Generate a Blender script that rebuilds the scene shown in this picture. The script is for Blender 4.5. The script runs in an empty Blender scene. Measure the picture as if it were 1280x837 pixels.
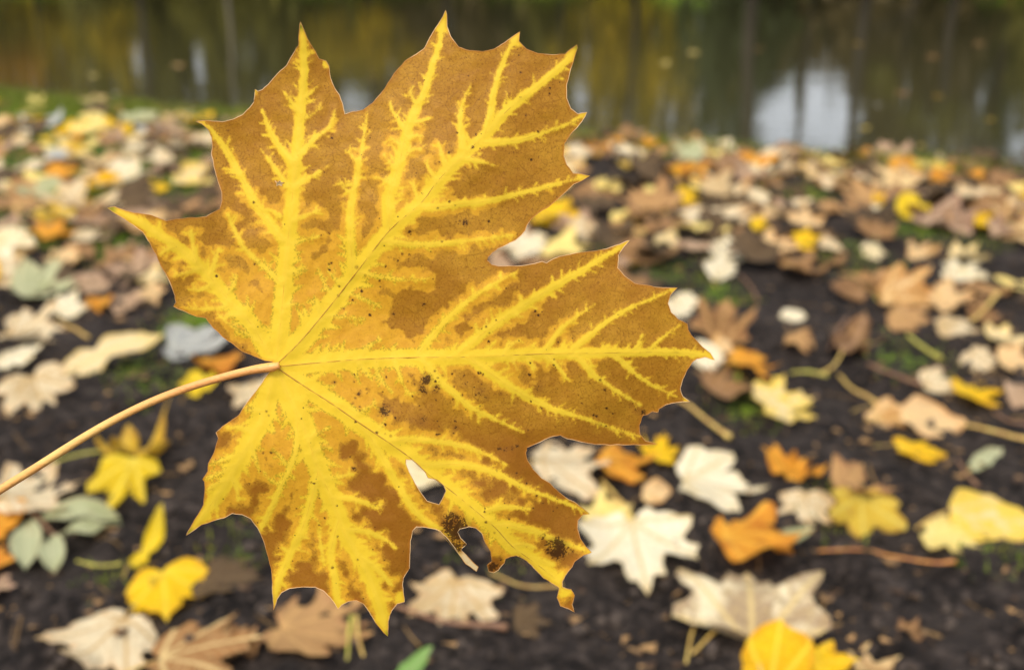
import bpy, math, random
import numpy as np
from mathutils import Vector, geometry

random.seed(11)
rng = np.random.default_rng(11)
scene = bpy.context.scene
col = scene.collection

# ------------------------------------------------------------------ camera
W0, H0, LENS = 1280.0, 837.0, 35.0
FPX = W0 * LENS / 36.0
PITCH = math.radians(20.5)
CAM = np.array([0.0, 0.0, 0.62])
RIGHT = np.array([1.0, 0, 0])
FWD = np.array([0, math.cos(PITCH), -math.sin(PITCH)])
UP = np.array([0, math.sin(PITCH), math.cos(PITCH)])
HERO_D = 0.302
cam_data = bpy.data.cameras.new('camera')
cam_data.lens = LENS
cam_data.sensor_width = 36
cam_data.sensor_fit = 'HORIZONTAL'
cam_data.clip_start = 0.01
cam_data.clip_end = 2000
cam_data.dof.use_dof = True
cam_data.dof.focus_distance = HERO_D + 0.002
cam_data.dof.aperture_fstop = 8.7
cam = bpy.data.objects.new('camera', cam_data)
cam.location = CAM
cam.rotation_euler = (math.pi / 2 - PITCH, 0, 0)
col.objects.link(cam)
scene.camera = cam

# ------------------------------------------------------------------ sky, sun, exposure
SUN_EL, SUN_AZ = math.radians(58), math.radians(-150)     # azimuth from +Y, clockwise seen from above
world = bpy.data.worlds.new('World')
scene.world = world
world.use_nodes = True
wn = world.node_tree
wn.nodes.clear()
sky = wn.nodes.new('ShaderNodeTexSky')
sky.sky_type = 'NISHITA'
sky.sun_disc = False
sky.sun_elevation = SUN_EL
sky.sun_rotation = SUN_AZ
sky.air_density = 0.8
sky.dust_density = 6.0
sky.ozone_density = 0.4
bg = wn.nodes.new('ShaderNodeBackground')
bg.inputs['Strength'].default_value = 0.11
wo = wn.nodes.new('ShaderNodeOutputWorld')
ov = wn.nodes.new('ShaderNodeMix'); ov.data_type = 'RGBA'      # thin even overcast over the clear sky
ov.inputs[0].default_value = 0.55
ov.inputs[7].default_value = (8.6, 8.8, 9.1, 1)
wn.links.new(sky.outputs[0], ov.inputs[6])
wn.links.new(ov.outputs[2], bg.inputs[0])
wn.links.new(bg.outputs[0], wo.inputs[0])

sun_data = bpy.data.lights.new('sun', 'SUN')
sun_data.energy = 1.5
sun_data.angle = math.radians(16)
sun_data.color = (1.0, 0.93, 0.82)
sun = bpy.data.objects.new('sun', sun_data)
sd = Vector((math.sin(SUN_AZ) * math.cos(SUN_EL), math.cos(SUN_AZ) * math.cos(SUN_EL), math.sin(SUN_EL)))
sun.rotation_euler = sd.to_track_quat('Z', 'Y').to_euler()
col.objects.link(sun)

vs = scene.view_settings
vs.view_transform = 'Standard'
vs.look = 'None'
vs.gamma = 1.0
vs.use_curve_mapping = False
vs.exposure = 0.76
scene.cycles.use_denoising = True
scene.cycles.max_bounces = 8
scene.cycles.transmission_bounces = 6
scene.cycles.sample_clamp_indirect = 8

# ------------------------------------------------------------------ projection helpers
def ray(px, py):
    return RIGHT * ((px - W0 / 2) / FPX) + UP * ((H0 / 2 - py) / FPX) + FWD

def cam_pt(px, py, depth):
    return CAM + ray(px, py) * depth

def ground(px, py, z=0.0):
    d = ray(px, py)
    return CAM + d * ((z - CAM[2]) / d[2])

def project(P):
    v = P - CAM
    dep = v @ FWD
    return W0 / 2 + FPX * (v @ RIGHT) / dep, H0 / 2 - FPX * (v @ UP) / dep, dep

# ------------------------------------------------------------------ noise
_perm = np.random.default_rng(5).random(65536)
def _h(i, j):
    return _perm[(i * 374761393 + j * 668265263 ^ (i * 31 + j * 17)) & 65535]

def vnoise(x, y):
    xi = np.floor(x).astype(np.int64); yi = np.floor(y).astype(np.int64)
    fx = x - xi; fy = y - yi
    fx = fx * fx * (3 - 2 * fx); fy = fy * fy * (3 - 2 * fy)
    a = _h(xi, yi); b = _h(xi + 1, yi); c = _h(xi, yi + 1); d = _h(xi + 1, yi + 1)
    return (a * (1 - fx) + b * fx) * (1 - fy) + (c * (1 - fx) + d * fx) * fy - 0.5

def fbm(x, y, oct=4, gain=0.5):
    r = 0; a = 1.0
    for k in range(oct):
        r = r + a * vnoise(x * 2 ** k + 17.3 * k, y * 2 ** k - 9.1 * k)
        a *= gain
    return r

# ------------------------------------------------------------------ materials
def new_mat(name):
    m = bpy.data.materials.new(name)
    m.use_nodes = True
    m.node_tree.nodes.clear()
    return m, m.node_tree

class N:
    def __init__(s, nt): s.nt = nt
    def node(s, t, **kw):
        n = s.nt.nodes.new(t)
        for k, v in kw.items(): setattr(n, k, v)
        return n
    def link(s, a, b): s.nt.links.new(a, b)
    def val(s, sock, v):
        if hasattr(v, 'is_output'): s.link(v, sock)
        else: sock.default_value = v
    def math(s, op, a, b=0.0, c=None, clamp=False):
        n = s.node('ShaderNodeMath', operation=op, use_clamp=clamp)
        s.val(n.inputs[0], a); s.val(n.inputs[1], b)
        if c is not None: s.val(n.inputs[2], c)
        return n.outputs[0]
    def mix(s, f, a, b, blend='MIX'):
        n = s.node('ShaderNodeMix', data_type='RGBA', blend_type=blend)
        s.val(n.inputs[0], f); s.val(n.inputs[6], a); s.val(n.inputs[7], b)
        return n.outputs[2]
    def step(s, x, lo, hi):
        n = s.node('ShaderNodeMapRange', interpolation_type='SMOOTHSTEP')
        s.val(n.inputs[0], x); s.val(n.inputs[1], lo); s.val(n.inputs[2], hi)
        return n.outputs[0]
    def attr(s, name):
        return s.node('ShaderNodeAttribute', attribute_name=name)
    def noise(s, vec, scale, detail=3, rough=0.5, dist=0.0):
        n = s.node('ShaderNodeTexNoise')
        if vec is not None: s.link(vec, n.inputs['Vector'])
        n.inputs['Scale'].default_value = scale
        n.inputs['Detail'].default_value = detail
        n.inputs['Roughness'].default_value = rough
        n.inputs['Distortion'].default_value = dist
        return n.outputs[0]
    def voro(s, vec, scale, feature='F1', out='Distance'):
        n = s.node('ShaderNodeTexVoronoi', feature=feature)
        if vec is not None: s.link(vec, n.inputs['Vector'])
        n.inputs['Scale'].default_value = scale
        return n.outputs[out]
    def bump(s, h, strength, dist):
        n = s.node('ShaderNodeBump')
        n.inputs['Strength'].default_value = strength
        n.inputs['Distance'].default_value = dist
        s.link(h, n.inputs['Height'])
        return n.outputs[0]
    def leaf_out(s, colr, rough=0.5, trans=0.4, tcol=None, normal=None, spec=0.3):
        p = s.node('ShaderNodeBsdfPrincipled')
        s.val(p.inputs['Base Color'], colr); s.val(p.inputs['Roughness'], rough)
        p.inputs['Specular IOR Level'].default_value = spec
        t = s.node('ShaderNodeBsdfTranslucent')
        s.val(t.inputs[0], tcol if tcol is not None else colr)
        if normal is not None:
            s.link(normal, p.inputs['Normal']); s.link(normal, t.inputs['Normal'])
        mx = s.node('ShaderNodeMixShader')
        mx.inputs[0].default_value = trans
        s.link(p.outputs[0], mx.inputs[1]); s.link(t.outputs[0], mx.inputs[2])
        o = s.node('ShaderNodeOutputMaterial')
        s.link(mx.outputs[0], o.inputs[0])
    def solid_out(s, colr, rough=0.7, normal=None, spec=0.3):
        p = s.node('ShaderNodeBsdfPrincipled')
        s.val(p.inputs['Base Color'], colr); s.val(p.inputs['Roughness'], rough)
        p.inputs['Specular IOR Level'].default_value = spec
        if normal is not None: s.link(normal, p.inputs['Normal'])
        o = s.node('ShaderNodeOutputMaterial')
        s.link(p.outputs[0], o.inputs[0])

def lin(r, g, b):
    def f(c):
        c /= 255.0
        return c / 12.92 if c <= 0.04045 else ((c + 0.055) / 1.055) ** 2.4
    return (f(r), f(g), f(b), 1.0)

# ------------------------------------------------------------------ mesh helpers
def mesh_obj(name, verts, faces, mat, parent=None, smooth=True, attrs=None):
    me = bpy.data.meshes.new(name)
    me.from_pydata([tuple(map(float, v)) for v in verts], [], [tuple(map(int, f)) for f in faces])
    if attrs:
        for k, a in attrs.items():
            at = me.attributes.new(k, 'FLOAT', 'POINT')
            at.data.foreach_set('value', np.asarray(a, dtype=np.float32))
    if smooth:
        me.polygons.foreach_set('use_smooth', [True] * len(me.polygons))
    if mat is not None: me.materials.append(mat)
    o = bpy.data.objects.new(name, me)
    col.objects.link(o)
    if parent is not None: o.parent = parent
    return o

def fast_mesh(name, verts, tris, mat, smooth=False, attrs=None, parent=None):
    verts = np.asarray(verts, dtype=np.float32); tris = np.asarray(tris, dtype=np.int32)
    k = tris.shape[1]
    me = bpy.data.meshes.new(name)
    me.vertices.add(len(verts)); me.vertices.foreach_set('co', verts.ravel())
    me.loops.add(tris.size); me.loops.foreach_set('vertex_index', tris.ravel())
    me.polygons.add(len(tris)); me.polygons.foreach_set('loop_start', np.arange(0, tris.size, k, dtype=np.int32))
    try: me.polygons.foreach_set('loop_total', np.full(len(tris), k, dtype=np.int32))
    except Exception: pass
    if smooth: me.polygons.foreach_set('use_smooth', np.ones(len(tris), dtype=bool))
    if attrs:
        for nm, a in attrs.items():
            at = me.attributes.new(nm, 'FLOAT', 'POINT')
            at.data.foreach_set('value', np.asarray(a, dtype=np.float32))
    me.update(calc_edges=True)
    if mat is not None: me.materials.append(mat)
    o = bpy.data.objects.new(name, me)
    col.objects.link(o)
    if parent is not None: o.parent = parent
    return o

def tube_geo(pts, radii, sides=7, cap=True):
    pts = np.asarray(pts, float); n = len(pts)
    tan = np.gradient(pts, axis=0)
    tan /= np.linalg.norm(tan, axis=1)[:, None] + 1e-12
    ref = np.array([0.31, 0.22, 0.93])
    V = []; F = []
    for i in range(n):
        a = np.cross(tan[i], ref); a /= np.linalg.norm(a) + 1e-12
        b = np.cross(tan[i], a)
        for k in range(sides):
            t = 2 * math.pi * k / sides
            V.append(pts[i] + radii[i] * (a * math.cos(t) + b * math.sin(t)))
    for i in range(n - 1):
        for k in range(sides):
            k2 = (k + 1) % sides
            F.append((i * sides + k, i * sides + k2, (i + 1) * sides + k2, (i + 1) * sides + k))
    if cap:
        F.append(tuple(range(sides - 1, -1, -1)))
        F.append(tuple((n - 1) * sides + k for k in range(sides)))
    return V, F

def catmull(P, per=6):
    P = np.asarray(P, float)
    Q = np.vstack([2 * P[0] - P[1], P, 2 * P[-1] - P[-2]])
    out = []
    for i in range(1, len(Q) - 2):
        for k in range(per):
            t = k / per
            out.append(0.5 * (2 * Q[i] + (Q[i + 1] - Q[i - 1]) * t + (2 * Q[i - 1] - 5 * Q[i] + 4 * Q[i + 1] - Q[i + 2]) * t * t
                              + (3 * Q[i] - Q[i - 1] - 3 * Q[i + 1] + Q[i + 2]) * t ** 3))
    out.append(P[-1])
    return np.array(out)

def tag(o, label=None, cat=None, group=None, kind=None):
    if label: o['label'] = label
    if cat: o['category'] = cat
    if group: o['group'] = group
    if kind: o['kind'] = kind
    return o

def empty(name, loc=(0, 0, 0)):
    o = bpy.data.objects.new(name, None)
    o.location = loc
    o.empty_display_size = 0.02
    col.objects.link(o)
    return o

# ------------------------------------------------------------------ terrain
WATER_Z = -0.2
SH_A = ground(-20, 121); SH_B = ground(1300, 214)
sh_dir = (SH_B - SH_A)[:2]; sh_dir /= np.linalg.norm(sh_dir)
sh_n = np.array([-sh_dir[1], sh_dir[0]])
if sh_n[1] < 0: sh_n = -sh_n

def shore_s(x, y):
    s = (x - SH_A[0]) * sh_n[0] + (y - SH_A[1]) * sh_n[1]
    a = (x - SH_A[0]) * sh_dir[0] + (y - SH_A[1]) * sh_dir[1]
    return s + 0.10 * fbm(a * 0.9 + 3.1, a * 0 + 2.2, 3)

def sm(x, a, b):
    t = np.clip((x - a) / (b - a), 0, 1)
    return t * t * (3 - 2 * t)

def far_line(x):
    return 46.0 - 15.0 * sm(x, 5.5, 8.5) + 1.0 * vnoise(x * 0.12, x * 0 + 8.8)

def terrain(x, y):
    x = np.asarray(x, float); y = np.asarray(y, float)
    s = shore_s(x, y)
    near = np.exp(-((x / 9.0) ** 2 + ((y - 2) / 9.0) ** 2))
    z = 0.030 * fbm(x * 1.6, y * 1.6, 3) * near
    z = z + near * (0.022 * fbm(x * 9 + 40, y * 9, 3) + 0.030 * np.maximum(fbm(x * 20, y * 20 + 7, 3), -0.10))
    z = z - 0.95 * sm(s, -0.05, 2.2) - 0.16 * sm(s, -0.04, 0.45)
    yf = far_line(x)
    side = sm(np.abs(x), 70, 90)
    rise = sm(y - yf, -1.6, 1.2)
    z = z + 1.35 * np.maximum(rise, side) + 0.5 * vnoise(x * 0.2, y * 0.2) * np.maximum(rise, side * 0.5)
    z = z + 0.05 * np.clip(y - yf - 1.5, 0, 60) 
    return z

def axis(lo, hi, step, far_lo, far_hi, ratio=1.075):
    mid = list(np.arange(lo, hi + 1e-6, step))
    a = []; s = step; v = lo
    while v > far_lo:
        s *= ratio; v -= s; a.append(v)
    b = []; s = step; v = mid[-1]
    while v < far_hi:
        s *= ratio; v += s; b.append(v)
    return np.array(a[::-1] + mid + b)

gx = axis(-3.2, 3.2, 0.0175, -400, 400)
gy = axis(0.5, 5.8, 0.0175, -60, 600)
GX, GY = np.meshgrid(gx, gy)
GZ = terrain(GX, GY)
nx, ny = len(gx), len(gy)
gv = np.stack([GX.ravel(), GY.ravel(), GZ.ravel()], 1)
ii, jj = np.meshgrid(np.arange(nx - 1), np.arange(ny - 1))
b0 = (jj * nx + ii).ravel()
gq = np.stack([b0, b0 + 1, b0 + nx + 1, b0 + nx], 1)

# moss patches: (px, py, radius in px, strength)
MOSS = [(100, 128, 190, .9), (300, 135, 150, .9), (60, 250, 60, .6), (215, 195, 45, .9), (30, 310, 55, .6), (130, 310, 60, .6),
        (240, 405, 55, .7), (200, 480, 50, .45), (160, 460, 45, .5), (830, 165, 90, .9), (1075, 192, 70, .8), (1000, 245, 50, .7),
        (1140, 290, 40, .6), (1130, 445, 60, .45), (1090, 340, 60, .5), (760, 300, 60, .25), (830, 330, 60, .5), (930, 500, 50, .5),
        (1060, 310, 50, .4), (300, 690, 60, .4), (620, 730, 60, .35), (1050, 640, 60, .25), (900, 360, 50, .5), (1220, 300, 40, .4),
        (130, 740, 60, .3), (1250, 720, 50, .3)]
moss = np.zeros(len(gv))
for (mx_, my_, mr_, ms_) in MOSS:
    c = ground(mx_, my_); e = ground(mx_ + mr_, my_)
    R = abs(e[0] - c[0])
    d2 = ((gv[:, 0] - c[0]) ** 2 + ((gv[:, 1] - c[1]) / 1.6) ** 2) / (R * R)
    moss = np.maximum(moss, ms_ * np.exp(-d2 * 1.1))
s_all = shore_s(gv[:, 0], gv[:, 1])
moss = np.maximum(moss, 0.75 * np.exp(-((s_all + 0.12) / 0.25) ** 2))
moss = np.maximum(moss, .5 * sm(gv[:, 1], 1.9, 2.6) * (1 - .6 * sm(gv[:, 0], -.2, .4)))
moss = np.maximum(moss, sm(gv[:, 1], 15, 20) * 0.75)
moss = np.maximum(moss, sm(-gv[:, 1], -0.4, 3) * 0.5)

m, nt = new_mat('soil'); n = N(nt)
tc = n.node('ShaderNodeTexCoord').outputs['Object']
a_m = n.attr('moss').outputs['Fac']
n1 = n.noise(tc, 9, 5, .6); n2 = n.noise(tc, 70, 5, .65); n3 = n.noise(tc, 320, 3, .6)
n4 = n.noise(tc, 28, 4, .6)
soil = n.mix(n.step(n1, .35, .7), lin(31, 27, 26), lin(57, 51, 48))
soil = n.mix(n.math('MULTIPLY', n.step(n4, .46, .62), .8), soil, lin(17, 15, 14))
soil = n.mix(n.step(n2, .45, .75), soil, lin(88, 78, 72))
soil = n.mix(n.math('MULTIPLY', n.step(n3, .58, .7), .5), soil, lin(96, 78, 56))
mossc = n.mix(n.step(n2, .35, .65), lin(58, 82, 22), lin(110, 136, 38))
mf = n.math('ADD', a_m, n.math('MULTIPLY', n.math('SUBTRACT', n2, .5), 1.3))
mf = n.math('ADD', mf, n.math('MULTIPLY', n.math('SUBTRACT', n1, .5), .5))
colr = n.mix(n.step(mf, .38, .62), soil, mossc)
h = n.math('ADD', n.math('MULTIPLY', n2, 1.0), n.math('MULTIPLY', n3, .35))
n.solid_out(colr, n.math('ADD', .62, n.math('MULTIPLY', n2, .35)), n.bump(h, 1.0, 0.016), .10)
M_SOIL = m
g = fast_mesh('ground', gv, gq, M_SOIL, smooth=True, attrs={'moss': moss})
tag(g, 'dark muddy bank soil with moss patches', None, None, 'structure')

# ------------------------------------------------------------------ water
m, nt = new_mat('pond_water'); n = N(nt)
tc = n.node('ShaderNodeTexCoord').outputs['Object']
mp = n.node('ShaderNodeMapping'); mp.inputs['Scale'].default_value = (1.0, 2.2, 1.0)
n.link(tc, mp.inputs[0])
w1 = n.noise(mp.outputs[0], 1.1, 3, .5); w2 = n.noise(mp.outputs[0], 6.0, 3, .5)
p = n.node('ShaderNodeBsdfPrincipled')
p.inputs['Base Color'].default_value = (.040, .038, .018, 1)
p.inputs['Roughness'].default_value = 0.03
p.inputs['IOR'].default_value = 1.4
p.inputs['Specular IOR Level'].default_value = .75
n.link(n.bump(n.math('ADD', n.math('MULTIPLY', w1, .8), n.math('MULTIPLY', w2, .22)), .15, .03), p.inputs['Normal'])
o_ = n.node('ShaderNodeOutputMaterial'); n.link(p.outputs[0], o_.inputs[0])
wat = mesh_obj('pond_water', [(-95, 1, WATER_Z), (95, 1, WATER_Z), (95, 60, WATER_Z), (-95, 60, WATER_Z)], [(0, 1, 2, 3)], m, smooth=False)
tag(wat, 'still dark pond water reflecting trees and sky', None, None, 'structure')
# ------------------------------------------------------------------ the held maple leaf
OUT = [(340.7,452),(332,450.7),(317.8,445),(303.4,439),(292,430.7),(277.6,420.6),(266,409),(257.6,397),(246,395.4),(231.8,389.7),(221,385),
(216,382.5),(219.7,377.6),(219,369),(211.7,352),(203,334.6),(196,320),(187,303),(178.8,290),(168.7,283),(154.4,273),(142,265.4),
(134,259.5),(143,258),(157,263),(168.7,266.4),(186,268),(197.4,271.6),(207.4,276.5),(220,273.6),(240,272),(257.6,271),(266,266.4),
(274.8,261.6),(277.6,251.5),(277,240),(272.5,228.6),(267,206),(264.7,195),(266,183.4),(264.7,172),(260.4,162),(252.8,154.3),(244.7,151.5),
(257.6,150.5),(277.6,152.5),(292,149),(303.4,143),(312,134.7),(317,127.5),(317.8,120.4),(318.3,112),(322,114.4),(327.8,112.6),(335,106),
(346.4,93),(358,81.7),(366.5,67.4),(373,57),(373.7,45.9),(375.8,27),(379.4,36.4),(385,48.7),(392.3,61.6),(399.5,74),(407.5,76.8),(411,83),
(413,97.4),(418,110),(423.8,119),(428,129),(431,143.6),(441.5,139.9),(454.4,137.6),(465.9,129),(480,112),(491.7,93),(506,77.4),(520.3,68),
(530.3,61.6),(537.5,47.3),(546,33),(553.3,21.5),(557.3,13),(558.7,19),(559.3,33),(563.3,45.9),(573.3,58.8),(586.2,63.6),(603.4,65),
(617.8,61.6),(629.2,54.5),(639.3,47.3),(649.6,39.6),(648.4,51.6),(657.9,61.6),(672.2,66.5),(689.4,68.8),(706.6,68.2),(713.8,61.6),
(721.5,56),(722.0,61),(718,71.7),(712.3,90.3),(708,106),(709,123),(713.8,136),(722.4,142.7),(733.8,140.4),(728,152),(715,166),(705.2,179),
(704.3,195),(708,206.4),(716.6,216.4),(737.3,219.5),(728.5,225),(716.5,230.5),(701.3,245.2),(687,257.8),(672.6,266.7),(664.5,273),
(659.2,281),(656.5,287.3),(652,293.6),(644,300),(635,305.3),(622.4,310.6),(615.3,316),(610.2,321),(609.5,325.5),(614.4,331.3),(622.4,332.7),
(644,332.7),(665.4,330.4),(678,327.3),(683.4,329.5),(692.3,323.2),(699.5,320),(719.2,317.3),(742.5,313.9),(757.8,311.2),(770.7,306),
(787.6,300.5),(779.3,308.9),(772.7,319),(772,334.6),(780.7,344.7),(793.6,354),(809.4,357),(829.4,359.9),(846.5,360.2),(838,369),(835,379),
(839.5,390.5),(848,399),(859,404.9),(859.5,412),(866.7,422),(878,433.5),(888,440.7),(893.5,449.6),(881,446.4),(871,447.9),(865,452.6),
(859.5,461.6),(853.8,474.5),(850.3,486),(853.8,496),(861.8,501.5),(846.6,502.3),(832.3,505.5),(824,510.3),(822.3,515.5),(815,514),(809.4,518),
(804,519),(802,522),(798.5,530.4),(800,543.3),(806.5,550.5),(821.5,555),(800.8,555.3),(766.4,555.6),(743.4,555.3),(723.4,551.3),(709,547.6),
(700.4,543.3),(689,545.6),(674.6,552),(659,559),(657,566),(659,575),(666,586.3),(677.5,597.8),(687.5,604),(692,609),(706,620.7),(720.5,629.3),
(737,641.5),(729,643),(722.4,650.4),(721,660.4),(725,672),(732.4,683.4),(740,689.7),(729.5,693.4),(718,700.6),(715.2,707.7),(706.6,719.2),
(703.2,726.4),(703,733),(713.8,736.4),(718,744),(715,755),(717.8,764.5),(709.5,760),(700,756.5),(696,746.5),(699,735.5),(698,733),(689.4,727.8),
(679.4,722),(672.2,715),(665,706.3),(657.8,700.6),(650.7,696.3),(645,694),(637.8,694.8),(632,697.7),(630.6,703.4),(623.4,712),(617.7,715.5),
(610.5,713.5),(608.5,706.3),(614.8,700.6),(613.4,689),(606,677.6),(602,666),(594.8,659),(586,657.6),(574.7,660.4),(572.4,664.7),(576,672),
(583.3,679.6),(577.6,684.8),(577,687.5),(583.3,693.4),(590.5,702),(598,708),(595,714),(588,708),(582,704),(574.7,693.4),(566,680.5),
(557.5,670.5),(550.3,663.3),(540.3,659.9),(528.8,658),(520.8,658),(516,663.3),(513,674.8),(512.2,689),(511.6,709.2),(504.4,722),(503,730.7),
(506,751.8),(496.4,754.2),(489.3,762.9),(485,775.6),(485.3,794.8),(478,788.4),(469.5,777),(462.4,764.3),(453.9,754.4),(445.4,750),(435.5,751),
(427,755.8),(422.7,761),(418.5,754.4),(412.8,745.9),(404.3,737.4),(394.4,733),(378.8,733),(361.8,735),(351.9,740.2),(346.2,748.7),(342,762),
(341,750),(340.6,727.5),(339.2,710.5),(334.9,693.5),(329.2,673.7),(322.2,659.5),(313.7,648.7),(302.3,643),(291,641.6),(279.7,646.7),
(265.5,651),(251.3,655.2),(233,668.5),(240,655),(248.7,640.6),(254.5,630.6),(255.9,617.7),(255.9,602),(253.5,599),(260.2,589),(260.8,579),
(265.9,569),(270.2,557.5),(273,547.5),(269.5,540.3),(277.4,533),(288.9,526),(298.9,518.8),(303.2,511.7),(309,501.6),(320.4,487.3),
(330.4,474.4),(338,464)]
HOLES = [[(507.3,573.8),(516,574.4),(524.5,581.6),(531.7,590),(535,596.8),(546,598.8),(554.6,606),(557.5,613),(553.2,623),(548.9,630.3),
          (541.7,628.3),(534,626),(527.4,617.4),(518.8,604.5),(511.6,590),(507.3,580)],
         [(343.6,226),(347,228),(350,225.5),(351.5,228),(355.8,228.5),(352.5,230),(352.7,232.6),(348.6,231.2),(345.5,232.5),(346,229.5)]]

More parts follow.
